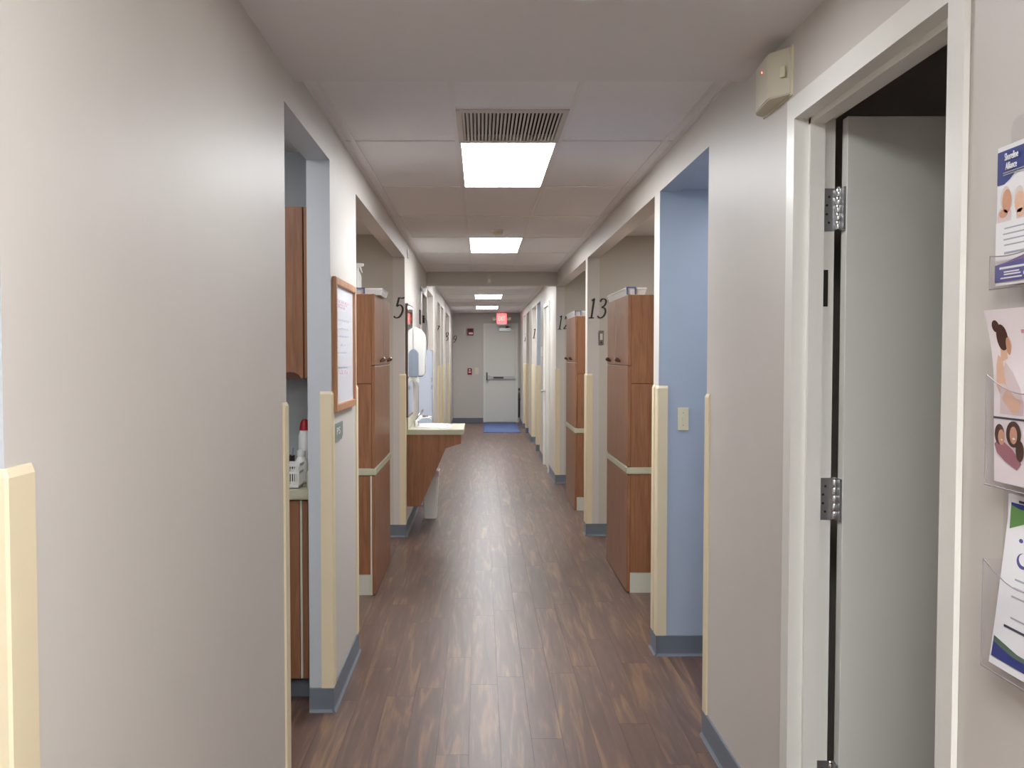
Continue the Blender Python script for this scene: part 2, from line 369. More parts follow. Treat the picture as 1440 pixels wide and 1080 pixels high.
troffer(-1.75, -1.30, 6.0, 7.2, 2.433, 'added unseen fill troffer in the ceiling of room five', 'room_fill')  # added fill for the room on the left, out of view
for i, (x, y, nm) in enumerate(((-1.72, 12.0, 'left room right after the beam'), (-1.72, 14.7, 'second left room after the beam'), (-1.72, 18.5, 'last left room near the exit'), (1.45, 14.84, 'blue room past the white side door'), (1.45, 16.1, 'right room behind the blue one'), (1.45, 19.0, 'last right room near the exit'))):
    troffer(x, x + 0.45, y, y + 0.9, 2.433, 'added unseen fill troffer in the ceiling of the ' + nm, 'room_fill')  # unseen fill lights added to brighten the far rooms
def downlight(x, y, label):
    t = thing('recessed_downlight', (x, y, LOW), label, 'ceiling light')
    MB().lathe([(0.150, 0.0), (0.150, -0.004), (0.140, -0.006), (0.132, -0.002), (0.132, 0.0)], (x, y, LOW), 40, sx=0.95).build('trim_ring', 'white_plastic', t, smooth=True)
    MB().lathe([(0.132, 0.0), (0.132, -0.0015), (0.004, -0.0025)], (x, y, LOW), 40, sx=0.95).build('diffuser', 'dome_glow', t, smooth=True)
downlight(0.256, 2.462, 'round recessed downlight in the lowered ceiling above the doorway')
troffer(-0.10, 0.345, -0.6, 0.6, LOW - 0.004, 'added unseen fill troffer in the lowered ceiling over the brochure rack', 'near_fill')  # out-of-frame fill, added to lift the near walls and doorway
troffer(-0.10, 0.345, -2.4, -1.2, LOW - 0.004, 'added unseen fill troffer at the near end of the lowered ceiling', 'near_fill')  # second added fill, behind the camera
troffer(cx0, cx1, 12.192, 13.388, CE, 'fluorescent troffer hidden right behind the ceiling beam')
troffer(-1.45, -1.0, 3.0, 3.9, CE - 0.007, 'added unseen fill troffer in the ceiling of the alcove', 'small_fill')  # added out of sight to lighten the alcove cabinets and wall
troffer(1.25, 1.60, 4.1, 4.7, 2.263, 'added unseen fill troffer in the ceiling of the blue niche', 'small_fill')  # unseen light added to lift the blue wall

# ceiling air grille
g = thing('air_grille', (0.1225, 4.25, CE), 'louvred return air grille in the ceiling next to a troffer', 'air grille')
gx0, gx1, gy0, gy1 = cx0, cx1, 3.962, 4.556
f = MB()
f.box(gx0, gx1, gy0, gy0 + 0.045, CE - 0.006, CE + 0.01); f.box(gx0, gx1, gy1 - 0.03, gy1, CE - 0.006, CE + 0.01)
f.box(gx0, gx0 + 0.022, gy0 + 0.045, gy1 - 0.03, CE - 0.006, CE + 0.01); f.box(gx1 - 0.022, gx1, gy0 + 0.045, gy1 - 0.03, CE - 0.006, CE + 0.01)
f.build('frame', 'grille', g)
bx(gx0, gx1, gy0, gy1, CE + 0.03, CE + 0.036).build('backing', 'grille_dark', g)
n = 26
sm = None
for i in range(n):
    x = gx0 + 0.022 + (gx1 - gx0 - 0.044) * (i + 0.5) / n
    if sm is None:
        b = MB(); b.prism([(-0.0060, -0.004), (0.0022, -0.004), (0.0060, 0.012), (0.0000, 0.012)], 1, -0.26, 0.26)
        sm = bpy.data.meshes.new('louvre_slat'); b.bm.to_mesh(sm); b.bm.free(); sm.materials.append(MATS['grille'])
    o = bpy.data.objects.new('louvre_slat', sm); COL.objects.link(o); o.parent = g
    o.location = (x - 0.1225, (gy0 + 0.045 + gy1 - 0.03) / 2 - 4.25, 0.0)
# smoke detector and beam sensor
t = thing('smoke_detector', (0.128, 7.76, CE), 'small round smoke detector on the ceiling tile', 'smoke detector')
MB().lathe([(0.05, 0.0), (0.05, -0.012), (0.042, -0.03), (0.02, -0.036), (0.004, -0.036)], (0.128, 7.76, CE), 24, sx=0.8).build('body', 'beige_plastic', t, smooth=True)
MB().lathe([(0.056, 0.0), (0.056, -0.008), (0.05, -0.010)], (0.128, 7.76, CE), 24, sx=0.8).build('mounting_ring', 'white_plastic', t, smooth=True)
t = thing('motion_sensor', (0.096, BEAM0, 2.276), 'small pale motion sensor on the face of the ceiling beam', 'motion sensor')
bx(0.073, 0.119, BEAM0 - 0.035, BEAM0, 2.276, 2.388, bevel=0.008).build('body', 'beige_plastic', t)
bx(0.080, 0.112, BEAM0 - 0.042, BEAM0 - 0.033, 2.292, 2.335, bevel=0.006).build('lens', 'white_plastic', t)

# ------------------------------------------------------------------ baseboards (cove base)
BP = [(0, 0), (0.016, 0.0), (0.012, 0.004), (0.007, 0.012), (0.006, 0.03), (0.006, 0.098), (0.004, 0.1), (0, 0.1)]
def base_x(name, xf, d, y0, y1):      # along Y on a face at xf, sticking out in direction d
    return struct(MB().prism([(xf + d * u, v) for u, v in BP], 1, y0, y1).build(name, 'base_vinyl'))
def base_y(name, yf, d, x0, x1):      # along X on a face at yf
    return struct(MB().prism([(yf + d * u, v) for u, v in BP], 0, x0, x1).build(name, 'base_vinyl'))
for a, c in ((1.31, 3.22), (4.165, 5.065), (8.256, 10.34), (11.52, 11.77), (13.15, 14.58), (15.45, 15.83), (16.79, 18.01), (20.04, END)):
    base_x('baseboard_left', XL, 1, a, c)
for a, c in ((BACK, 1.83), (2.88, 3.927), (4.962, 5.138), (8.312, 8.488), (11.747, 12.81), (13.86, 14.85), (15.75, 15.99), (17.30, 18.34), (19.45, 19.79), (20.76, END)):
    base_x('baseboard_right', XR, -1, a, c)
for y, xa, xb in ((4.18, TL, XL + 0.006), (8.27, OL, XL + 0.006), (13.16, OL, XL + 0.006), (15.46, OL, XL + 0.006), (16.8, OL, XL + 0.006), (20.05, OL, XL + 0.006)):
    base_y('baseboard_left', y, -1, xa, xb)
for y in (4.975, 8.325, 11.76, 15.76, 17.31, 19.46, 20.77): base_y('baseboard_right', y, -1, XR - 0.006, OR)
base_y('baseboard_end', END, -1, XL, 0.055)

# ------------------------------------------------------------------ corner guards
def guard(cx, cy, dx, dy, label, lx=0.044, ly=0.060, z0=0.1, z1=1.325):
    t_ = 0.007; c = 0.004
    ox, oy = cx - dx * t_, cy - dy * t_
    poly = [(ox + dx * c, oy), (cx + dx * lx, oy), (cx + dx * lx, cy), (cx, cy), (cx, cy + dy * ly), (ox, cy + dy * ly), (ox, oy + dy * c)]
    b = MB(); b.prism(poly, 2, z0, z1 - 0.012)
    # tapered moulded end cap
    k = 0.0045; cap = []
    for u, v in poly:
        uu = u + (dx * k if abs(u - cx) > 1e-5 and (u - cx) * dx < 0 else 0); vv = v + (dy * k if abs(v - cy) > 1e-5 and (v - cy) * dy < 0 else 0)
        cap.append((uu, vv))
    nn = len(poly); za, zb = z1 - 0.012, z1
    V = [(u, v, za) for u, v in poly] + [(u, v, zb) for u, v in cap]
    b.raw(V, [tuple(range(nn, 2 * nn))] + [(i, (i + 1) % nn, (i + 1) % nn + nn, i + nn) for i in range(nn)])
    bmesh.ops.recalc_face_normals(b.bm, faces=b.bm.faces)
    o = b.build('corner_guard', 'guard_vinyl', origin=(cx, cy, z0))
    return tag(o, label, 'corner guard', 'cream corner guards on the corridor openings')
CG = 'cream vinyl corner guard '
guard(XL, 1.31, -1, 1, CG + 'at the near end of the long blank left wall', ly=0.075)
guard(XL, 3.22, -1, -1, CG + 'on the wall edge in front of the alcove cabinets')
guard(XL, 4.18, -1, 1, CG + 'on the pillar edge beside the grey-green sign')
guard(XL, 5.05, -1, -1, CG + 'on the pillar edge between whiteboard and tall left cabinet')
guard(XL, 8.27, -1, 1, CG + 'on the wall edge beside the sink, below numeral five')
for y, d, s_ in ((11.76, -1, 'on the first left opening edge after the beam'), (13.16, 1, 'on the far edge of the first left opening after the beam'), (14.57, -1, 'on the near edge of the second far left opening'),
                 (15.46, 1, 'on the near side of the narrow left pillar past the beam'), (15.82, -1, 'on the far side of the narrow left pillar past the beam'),
                 (16.80, 1, 'on the far edge of the third far left opening'), (18.0, -1, 'on the near edge of the last left opening'), (20.05, 1, 'on the last left opening edge near numeral nine')):
    guard(XL, y, -1, d, CG + s_)
guard(XR, 3.915, 1, -1, CG + 'on the right wall edge in front of the blue niche')
guard(XR, 4.975, 1, 1, CG + 'on the blue wall edge beside the light switch')
guard(XR, 5.125, 1, -1, CG + 'on the blue wall end, side facing the tall right cabinet')
guard(XR, 8.325, 1, 1, CG + 'on the wall edge below numeral thirteen')
guard(XR, 8.475, 1, -1, CG + 'on the wall edge behind numeral thirteen')
guard(XR, 11.76, 1, 1, CG + 'on the wall edge below numeral twelve')
for y, d, s_ in ((14.84, -1, 'on the near edge of the far blue room'), (15.76, 1, 'on the far edge of the far blue room'), (15.98, -1, 'on the partition end behind the far blue room'),
                 (17.31, 1, 'on the wall edge below numeral eleven'), (18.33, -1, 'on the right wall edge past numeral eleven'),
                 (19.46, 1, 'on the wall edge below numeral ten'), (19.78, -1, 'on the right wall edge past numeral ten'), (20.77, 1, 'on the last right opening edge near the exit door')):
    guard(XR, y, 1, d, CG + s_)

# ------------------------------------------------------------------ door on the right, standing open into a dark room
d1 = struct(thing('door_1', (XR, 2.35, 0)))
Yf, Yn = 2.814, 1.896; HZ = 2.115
def jamb(mb, yj, s):     # hollow metal jamb; s=+1 far side, -1 near side; profile in (x, y)
    poly = [(XR - 0.012, yj + s * 0.066), (XR - 0.012, yj), (0.893, yj), (0.893, yj - s * 0.016), (0.933, yj - s * 0.016), (0.933, yj), (TR + 0.004, yj), (TR + 0.004, yj + s * 0.05), (TR + 0.001, yj + s * 0.05), (TR + 0.001, yj + s * 0.0155), (XR - 0.001, yj + s * 0.0155), (XR - 0.001, yj + s * 0.066)]
    mb.prism(poly, 2, 0.0, HZ)
b = MB(); jamb(b, Yf, 1); b.build('jamb', 'frame_white', d1)
b = MB(); jamb(b, Yn, -1); b.build('jamb', 'frame_white', d1)
hp = [(XR - 0.012, HZ + 0.06), (XR - 0.012, HZ), (0.893, HZ), (0.893, HZ - 0.016), (0.933, HZ - 0.016), (0.933, HZ), (TR + 0.004, HZ), (TR + 0.004, HZ + 0.05), (TR + 0.001, HZ + 0.05), (TR + 0.001, HZ + 0.0155), (XR - 0.001, HZ + 0.0155), (XR - 0.001, HZ + 0.06)]
# head piece runs between the outer edges of the two jambs
b = MB(); b.prism(hp, 1, Yn, Yf)
for a, c in ((Yn - 0.066, Yn), (Yf, Yf + 0.066)): b.box(XR - 0.012, XR - 0.001, a, c, HZ, HZ + 0.06)
b.build('head_frame', 'frame_white', d1)
lf = bx(0.984, 1.66, 2.772, 2.812, 0.012, 2.112, bevel=0.0015, seg=1).build('leaf', 'leaf_white', d1)
MB().lathe([(0.026, 0), (0.026, -0.006), (0.012, -0.01), (0.012, -0.04), (0.024, -0.048), (0.027, -0.06), (0.02, -0.07), (0.004, -0.072)], (1.60, 2.772, 1.0), 20, axis=1).build('knob', 'steel', lf, smooth=True)
for zc in (1.868, 1.076, 0.285):
    h = MB(); h.box(0.936, 0.966, Yf - 0.0035, Yf - 0.0005, zc - 0.058, zc + 0.058); h.box(0.9775, 0.9838, 2.776, 2.812, zc - 0.058, zc + 0.058)
    ho = h.build('hinge', 'steel', d1)
    k = MB()
    for q in range(5): k.lathe([(0.0072, -0.0105), (0.0075, -0.010), (0.0075, 0.010), (0.0072, 0.0105)], (0.9715, 2.802, zc - 0.044 + q * 0.022), 14)
    k.lathe([(0.004, 0.055), (0.0065, 0.0575), (0.003, 0.061)], (0.9715, 2.802, zc), 12)
    k.build('knuckle', 'chrome', ho, smooth=True)
    for q in (-0.035, -0.012, 0.012, 0.035): MB().lathe([(0.0035, 0), (0.003, -0.0012)], (0.942 + (0.008 if abs(q) > 0.02 else 0.002), Yf - 0.0035, zc + q), 10, axis=1).build('screw', 'dark_metal', ho)
bx(0.936, 0.950, Yf - 0.004, Yf, 1.605, 1.705, bevel=0.001, seg=1).build('strike_plate', 'black_plastic', d1)

# ------------------------------------------------------------------ alarm box high on the right wall
t = thing('wall_siren', (XR, 3.0, 2.19), 'beige plastic alarm sounder high on the right wall by the open door', 'alarm sounder')
bot = [(XR, 2.872), (0.857, 2.870), (0.8155, 2.935), (0.814, 2.955), (0.822, 3.09), (0.832, 3.13), (0.850, 3.148), (XR, 3.15)]
MB().prism(bot, 2, 2.196, 2.326, bevel=0.003).build('body', 'beige_plastic', t, smooth=True)
MB().prism([(XR, 2.866), (0.861, 2.866), (0.861, 3.156), (XR, 3.156)], 2, 2.192, 2.33).build('back_plate', 'ivory_plastic', t)
MB().prism([(0.8455, 2.8745), (0.8425, 2.8725), (0.8345, 2.892), (0.8375, 2.896)], 2, 2.245, 2.275, bevel=0.001).build('latch', 'ivory_plastic', t)
MB().lathe([(0.003, 0.0), (0.003, -0.002), (0.001, -0.0025)], (0.8172, 3.01, 2.292), 12, axis=0).build('indicator_lamp', 'led_red', t)

# ------------------------------------------------------------------ numerals (pen-stroke shapes, cut from thin plastic)
def catmull(pts, n=10):
    P = [pts[0]] + list(pts) + [pts[-1]]; out = []
    for i in range(1, len(P) - 2):
        for k in range(n):
            t_ = k / n; a, b_, c, d = P[i - 1], P[i], P[i + 1], P[i + 2]
            out.append(tuple(0.5 * (2 * b_[j] + (c[j] - a[j]) * t_ + (2 * a[j] - 5 * b_[j] + 4 * c[j] - d[j]) * t_ ** 2 + (3 * b_[j] - a[j] - 3 * c[j] + d[j]) * t_ ** 3) for j in (0, 1)))
    out.append(pts[-1]); return out
GL = {
 '1': [([(0.30, 1.0), (0.30, 0.5), (0.30, 0.0)], 0), ([(0.12, 0.0), (0.48, 0.0)], 0), ([(0.14, 0.90), (0.24, 0.95), (0.32, 1.0)], 1)],
 '2': [([(0.10, 0.74), (0.14, 0.92), (0.32, 1.0), (0.52, 0.90), (0.52, 0.68), (0.34, 0.38), (0.08, 0.02)], 1), ([(0.08, 0.03), (0.35, 0.05), (0.60, 0.03), (0.62, 0.18)], 1)],
 '3': [([(0.12, 0.84), (0.22, 0.97), (0.40, 0.98), (0.53, 0.86), (0.48, 0.66), (0.28, 0.54)], 1), ([(0.28, 0.54), (0.50, 0.50), (0.60, 0.30), (0.50, 0.08), (0.28, 0.0), (0.08, 0.10)], 1)],
 '5': [([(0.58, 0.98), (0.40, 0.95), (0.22, 0.98)], 1), ([(0.22, 0.98), (0.19, 0.75), (0.16, 0.56)], 1), ([(0.16, 0.56), (0.36, 0.62), (0.54, 0.50), (0.57, 0.28), (0.44, 0.06), (0.22, 0.0), (0.06, 0.08)], 1)],
 '7': [([(0.10, 0.84), (0.14, 0.97), (0.35, 0.96), (0.60, 0.97)], 1), ([(0.60, 0.97), (0.40, 0.55), (0.26, 0.0)], 1)],
 '8': [([(0.34, 0.54), (0.16, 0.70), (0.18, 0.92), (0.34, 1.0), (0.50, 0.92), (0.50, 0.70), (0.34, 0.54), (0.12, 0.36), (0.10, 0.12), (0.32, 0.0), (0.56, 0.10), (0.56, 0.34), (0.34, 0.54)], 1)],
 '9': [([(0.54, 0.66), (0.42, 0.46), (0.20, 0.46), (0.08, 0.66), (0.14, 0.90), (0.34, 1.0), (0.52, 0.88), (0.56, 0.62), (0.46, 0.28), (0.26, 0.06), (0.08, 0.02)], 1)],
 '0': [([(0.34, 1.0), (0.14, 0.84), (0.08, 0.5), (0.14, 0.16), (0.34, 0.0), (0.54, 0.16), (0.60, 0.5), (0.54, 0.84), (0.34, 1.0)], 1)],
}
def numeral(txt, x0, z0, h, yf, label, wscale=0.75, shear=0.20, pitch=0.62):
    t = thing('wall_numeral', (x0, yf, z0), label, 'numeral', 'black room numerals')
    for i, ch in enumerate(txt):
        b = MB()
        for pts, curve in GL[ch]:
            q = catmull(pts) if curve else pts
            L = []; R_ = []
            for k, (u, v) in enumerate(q):
                a = q[max(k - 1, 0)]; c = q[min(k + 1, len(q) - 1)]; dx, dy = c[0] - a[0], c[1] - a[1]; l = math.hypot(dx, dy) or 1
                dx, dy = dx / l, dy / l; wd = 0.022 + 0.045 * abs(dy * 0.95 + dx * 0.10)
                L.append((u - dy * wd, v + dx * wd)); R_.append((u + dy * wd, v - dx * wd))
            m_ = len(q); V = []
            for d in (-0.006, 0.0):
                for side in (L, R_):
                    for u, v in side: V.append((x0 + (u + shear * (v - 0.5) + i * pitch) * h * wscale, yf + d, z0 + v * h))
            F = []
            for k in range(m_ - 1):
                F += [(k, k + 1, m_ + k + 1, m_ + k), (2 * m_ + k, 3 * m_ + k, 3 * m_ + k + 1, 2 * m_ + k + 1), (k, 2 * m_ + k, 2 * m_ + k + 1, k + 1), (m_ + k, m_ + k + 1, 3 * m_ + k + 1, 3 * m_ + k)]
            F += [(0, m_, 3 * m_, 2 * m_), (m_ - 1, 3 * m_ - 1, 4 * m_ - 1, 2 * m_ - 1)]
            b.raw(V, F)
        bmesh.ops.recalc_face_normals(b.bm, faces=b.bm.faces)
        b.build('digit', 'numeral', t)
    return t
numeral('5', -0.697, 1.776, 0.166, 8.27, 'black italic numeral 5 on the wall beside the sink')
numeral('13', 0.874, 1.778, 0.155, 8.325, 'black italic numeral 13 on the wall behind the tall right cabinet')
numeral('12', 0.880, 1.775, 0.155, 11.76, 'black italic numeral 12 on the wall right under the ceiling beam')
numeral('9', -0.606, 1.76, 0.156, END, 'black italic numeral 9 on the end wall')
numeral('7', -0.700, 1.77, 0.156, 15.46, 'black italic numeral 7 inside the second far left opening')
numeral('8', -0.700, 1.77, 0.156, 20.05, 'black italic numeral 8 inside the last left opening')
numeral('11', 0.872, 1.77, 0.156, 17.31, 'black italic numeral 11 inside a far right opening')
numeral('10', 0.872, 1.77, 0.156, 20.77, 'black italic numeral 10 inside the last right opening')

# ------------------------------------------------------------------ tall operatory cabinets
def cabinet(sx, xf, y0, label, group):
    """front faces the corridor; sx=+1 stands on the right side"""
    y1 = y0 + 1.02; D = 0.42; xb = xf + sx * D; t = thing('tall_cabinet', (xf + sx * D / 2, (y0 + y1) / 2, 0), label, 'cabinet', group)
    o = 0.02 * sx                                     # door thickness
    bx(xf + o, xb, y0 + 0.003, y1 - 0.003, 1.300, 1.845, bevel=0.0015, seg=1).build('upper_body', 'cabinet_wood', t)
    bx(xf + o, xb, y0 + 0.005, y1 - 0.005, 0.782, 1.298, bevel=0.0015, seg=1).build('middle_body', 'cabinet_wood', t)
    bx(xf + o, xb, y0 + 0.003, y1 - 0.003, 0.128, 0.740, bevel=0.0015, seg=1).build('lower_body', 'cabinet_wood', t)
    bx(xf + o, xb - sx * 0.02, y0 + 0.006, y1 - 0.006, 0.0, 0.128).build('plinth', 'kick_white', t)
    bx(xf - sx * 0.004, xb + sx * 0.0, y0 - 0.004, y1 + 0.004, 0.740, 0.782, bevel=0.004).build('worktop_edge', 'laminate_cream', t)
    ym = (y0 + y1) / 2 + 0.06
    for a, c in ((y0, ym - 0.002), (ym + 0.002, y1)):
        d = bx(xf, xf + o, a + 0.001, c - 0.001, 1.412, 1.846, bevel=0.002, seg=1).build('door', 'cabinet_wood', t)
        yk = a + (c - a) * 0.68; kz = 1.435
        k = MB(); prof = []
        for i in range(9):                            # cup pull: half-moon arc
            g_ = PI * i / 8; prof.append((xf - sx * (0.002 + 0.016 * math.sin(g_)), yk - 0.045 + 0.09 * i / 8, kz + 0.012 * math.sin(g_)))
        k.tube(prof, [0.006, 0.009, 0.012, 0.014, 0.0145, 0.014, 0.012, 0.009, 0.006], 10); k.build('pull', 'bronze', d, smooth=True)
    bx(xf, xf + o, y0 + 0.001, y1 - 0.001, 0.786, 1.407, bevel=0.002, seg=1).build('front_panel', 'cabinet_wood', t)
    bx(xf, xf + o, y0 + 0.001, y1 - 0.001, 0.006, 0.736, bevel=0.002, seg=1).build('lower_door', 'cabinet_wood', t)
    return t
CGp = 'tall wood cabinets facing the corridor'
cabinet(1, 0.905, 6.30, 'tall reddish wood cabinet beside the brownish wall control plate', CGp)
cabinet(1, 0.893, 9.68, 'tall reddish wood cabinet close to the ceiling beam', CGp)
cl = cabinet(-1, -0.645, 6.235, 'tall reddish wood cabinet between the whiteboard pillar and the sink', CGp)
bx(-0.6655, -0.675, 6.231, 6.24, 0.006, 0.738).build('edge_strip', 'kick_white', cl)

def storage_box(x0, x1, y0, y1, z, label, h=0.05):
    t = thing('storage_box', ((x0 + x1) / 2, (y0 + y1) / 2, z), label, 'storage box', 'white plastic boxes on the cabinets')
    k = 0.010; b = MB()
    V = [(x0 + k, y0 + k, z), (x1 - k, y0 + k, z), (x1 - k, y1 - k, z), (x0 + k, y1 - k, z), (x0, y0, z + h * 0.72), (x1, y0, z + h * 0.72), (x1, y1, z + h * 0.72), (x0, y1, z + h * 0.72)]
    b.raw(V, [(3, 2, 1, 0), (4, 5, 6, 7), (0, 1, 5, 4), (1, 2, 6, 5), (2, 3, 7, 6), (3, 0, 4, 7)]); b.build('tub', 'white_plastic', t)
    bx(x0 - 0.006, x1 + 0.006, y0 - 0.006, y1 + 0.006, z + h * 0.72, z + h, bevel=0.005).build('lid', 'white_plastic', t)
    for ye, s_ in ((y0, -1), (y1, 1)):
        xm = (x0 + x1) / 2; wd = 0.030; c = MB(); ya, yb = sorted((ye + s_ * 0.006, ye + s_ * 0.014))
        xm = x0 + 0.034
        c.box(xm - wd, xm + wd, ya, yb, z + h * 0.92, z + h * 1.06); c.box(xm - wd, xm - wd + 0.008, ya, yb, z + 0.006, z + h * 0.92); c.box(xm + wd - 0.008, xm + wd, ya, yb, z + 0.006, z + h * 0.92)
        c.build('clip_handle', 'blue_clip', t)
    return t
storage_box(0.905, 1.035, 6.42, 7.32, 1.847, 'white plastic box with blue clip on the cabinet beside the brownish control plate')
storage_box(0.892, 1.03, 9.78, 10.68, 1.847, 'white plastic box with blue clip on the cabinet close to the ceiling beam')
storage_box(-0.78, -0.612, 6.36, 6.78, 1.847, 'white plastic box under the spray bottle on a tall cabinet', 0.042)
# trigger spray bottle on the left cabinet
sx_, sy_, sz_ = -0.775, 6.44, 1.889
t = thing('spray_bottle', (sx_, sy_, sz_), 'white trigger spray bottle standing on the plastic box by the whiteboard pillar', 'spray bottle')
MB().lathe([(0.030, 0), (0.033, 0.006), (0.033, 0.07), (0.028, 0.09), (0.014, 0.115), (0.012, 0.125)], (sx_, sy_, sz_), 20, sx=0.85).build('bottle', 'white_plastic', t, smooth=True)
b = MB(); b.prism([(sx_ - 0.022, sz_ + 0.128), (sx_ + 0.012, sz_ + 0.126), (sx_ + 0.016, sz_ + 0.138), (sx_ + 0.042, sz_ + 0.142), (sx_ + 0.042, sz_ + 0.158), (sx_ - 0.008, sz_ + 0.162), (sx_ - 0.024, sz_ + 0.150)], 1, sy_ - 0.011, sy_ + 0.011, bevel=0.002)
b.build('spray_head', 'white_plastic', t)
MB().tube([(sx_ + 0.018, sy_, sz_ + 0.140), (sx_ + 0.024, sy_, sz_ + 0.122), (sx_ + 0.032, sy_, sz_ + 0.102)], [0.006, 0.005, 0.004], 8).build('trigger', 'white_plastic', t, smooth=True)
MB().lathe([(0.014, 0.112), (0.015, 0.114), (0.015, 0.128), (0.013, 0.130)], (sx_, sy_, sz_), 16, sx=0.85).build('collar', 'white_plastic', t)

# ------------------------------------------------------------------ alcove on the left: counter, cabinets, small things
t = thing('base_cabinet', (-1.1, 4.52, 0), 'brown base cabinet under the alcove worktop', 'cabinet')
bx(-1.50, -0.722, 4.30, 4.785, 0.10, 0.868).build('body', 'cabinet_wood', t)
for a, c in ((-1.49, -1.125), (-1.115, -0.762), (-0.750, -0.726)):
    d = bx(a, c, 4.278, 4.299, 0.106, 0.862, bevel=0.002, seg=1).build('door', 'cabinet_wood', t)
bx(-0.7605, -0.7515, 4.284, 4.2995, 0.106, 0.862).build('edge_strip', 'kick_white', t)
bx(-1.50, -0.722, 4.37, 4.40, 0, 0.10).build('toe_kick', 'base_vinyl', t)
t = thing('worktop', (-1.1, 4.53, 0.868), 'cream laminate worktop in the left alcove', 'worktop')
bx(-1.515, -0.712, 4.262, 4.787, 0.868, 0.906, bevel=0.006).build('slab', 'laminate_cream', t)
bx(-1.515, -0.712, 4.765, 4.787, 0.906, 1.0, bevel=0.004).build('backsplash', 'laminate_cream', t)
bx(-0.734, -0.712, 4.30, 4.765, 0.906, 0.985, bevel=0.004).build('side_splash', 'laminate_cream', t)
t = thing('wall_cabinet', (-1.1, 4.62, 1.37), 'brown wall cabinet hung above the alcove worktop', 'cabinet')
bx(-1.50, -0.715, 4.47, 4.785, 1.37, 2.116).build('body', 'cabinet_wood', t)
for a, c in ((-1.498, -1.15), (-1.146, -0.770), (-0.766, -0.716)):
    d = bx(a, c, 4.45, 4.469, 1.372, 2.114, bevel=0.002, seg=1).build('door', 'cabinet_wood', t)
    if c > -0.76: continue
    MB().prism([(c - 0.105, 1.374), (c - 0.012, 1.374), (c - 0.02, 1.388), (c - 0.04, 1.398), (c - 0.06, 1.40), (c - 0.08, 1.398), (c - 0.097, 1.388)], 1, 4.446, 4.4505).build('finger_pull', 'bronze', d)
# basket
t = thing('plastic_basket', (-0.79, 4.38, 0.907), 'small white slotted plastic basket on the alcove worktop', 'basket')
x0, x1, y0, y1, z0, z1 = -0.832, -0.768, 4.33, 4.44, 0.907, 1.012
b = MB(); k = 0.003
b.box(x0 + 0.006, x1 - 0.006, y0 + 0.006, y1 - 0.006, z0, z0 + 0.003)
for za, zb in ((z0, z0 + 0.018), (z0 + 0.062, z0 + 0.072), (z1 - 0.012, z1)):
    e = 0.006 * (1 - (za - z0) / (z1 - z0))
    b.box(x0 + e, x1 - e, y0 + e, y0 + e + k, za, zb); b.box(x0 + e, x1 - e, y1 - e - k, y1 - e, za, zb)
    b.box(x0 + e, x0 + e + k, y0 + e + k, y1 - e - k, za, zb); b.box(x1 - e - k, x1 - e, y0 + e + k, y1 - e - k, za, zb)
b.build('shell', 'white_plastic', t)
for i in range(6):
    x = x0 + 0.008 + i * 0.0096
    bx(x - 0.0022, x + 0.0022, y0 + 0.003, y0 + 0.006, z0 + 0.012, z1 - 0.004).build('rib', 'white_plastic', t)
for i in range(8):
    y = y0 + 0.012 + i * 0.0125
    bx(x1 - 0.0065, x1 - 0.0035, y - 0.0025, y + 0.0025, z0 + 0.012, z1 - 0.004).build('rib', 'white_plastic', t)
# bottle with red cap, pump bottle, dark box
t = thing('lotion_bottle', (-0.795, 4.62, 0.907), 'tall white bottle with a red cap on the alcove worktop', 'bottle')
MB().lathe([(0.033, 0), (0.036, 0.005), (0.036, 0.20), (0.030, 0.225), (0.022, 0.232)], (-0.795, 4.62, 0.907), 20, sx=0.8).build('bottle', 'white_plastic', t, smooth=True)
MB().lathe([(0.030, 0.228), (0.030, 0.236), (0.024, 0.262), (0.014, 0.276), (0.003, 0.278)], (-0.795, 4.62, 0.907), 20, sx=0.8).build('cap', 'red_plastic', t, smooth=True)
t = thing('squat_jar', (-0.790, 4.50, 0.907), 'squat white jar on the alcove worktop between basket and tall bottle', 'jar')
MB().lathe([(0.020, 0), (0.036, 0.012), (0.040, 0.055), (0.034, 0.10), (0.022, 0.118), (0.020, 0.125)], (-0.790, 4.50, 0.907), 20, sx=0.8).build('body', 'white_plastic', t, smooth=True)
MB().lathe([(0.023, 0.122), (0.024, 0.126), (0.024, 0.146), (0.010, 0.152)], (-0.790, 4.50, 0.907), 20, sx=0.8).build('lid', 'white_plastic', t, smooth=True)
t = thing('pen_pot', (-0.855, 4.55, 0.907), 'dark grey pen pot at the back of the alcove worktop', 'pen pot')
MB().lathe([(0.026, 0), (0.030, 0.004), (0.033, 0.12), (0.030, 0.12), (0.027, 0.01)], (-0.855, 4.55, 0.907), 18, sx=0.8).build('pot', 'dark_metal', t, smooth=True)
for dx_, dy_ in ((0.01, 0.0), (-0.012, 0.008), (0.002, -0.012)):
    MB().tube([(-0.855 + dx_ * 0.3, 4.55 + dy_ * 0.3, 0.92), (-0.855 + dx_ * 1.9, 4.55 + dy_ * 1.9, 1.06)], 0.0035, 8).build('pen', 'grey_plastic', t)

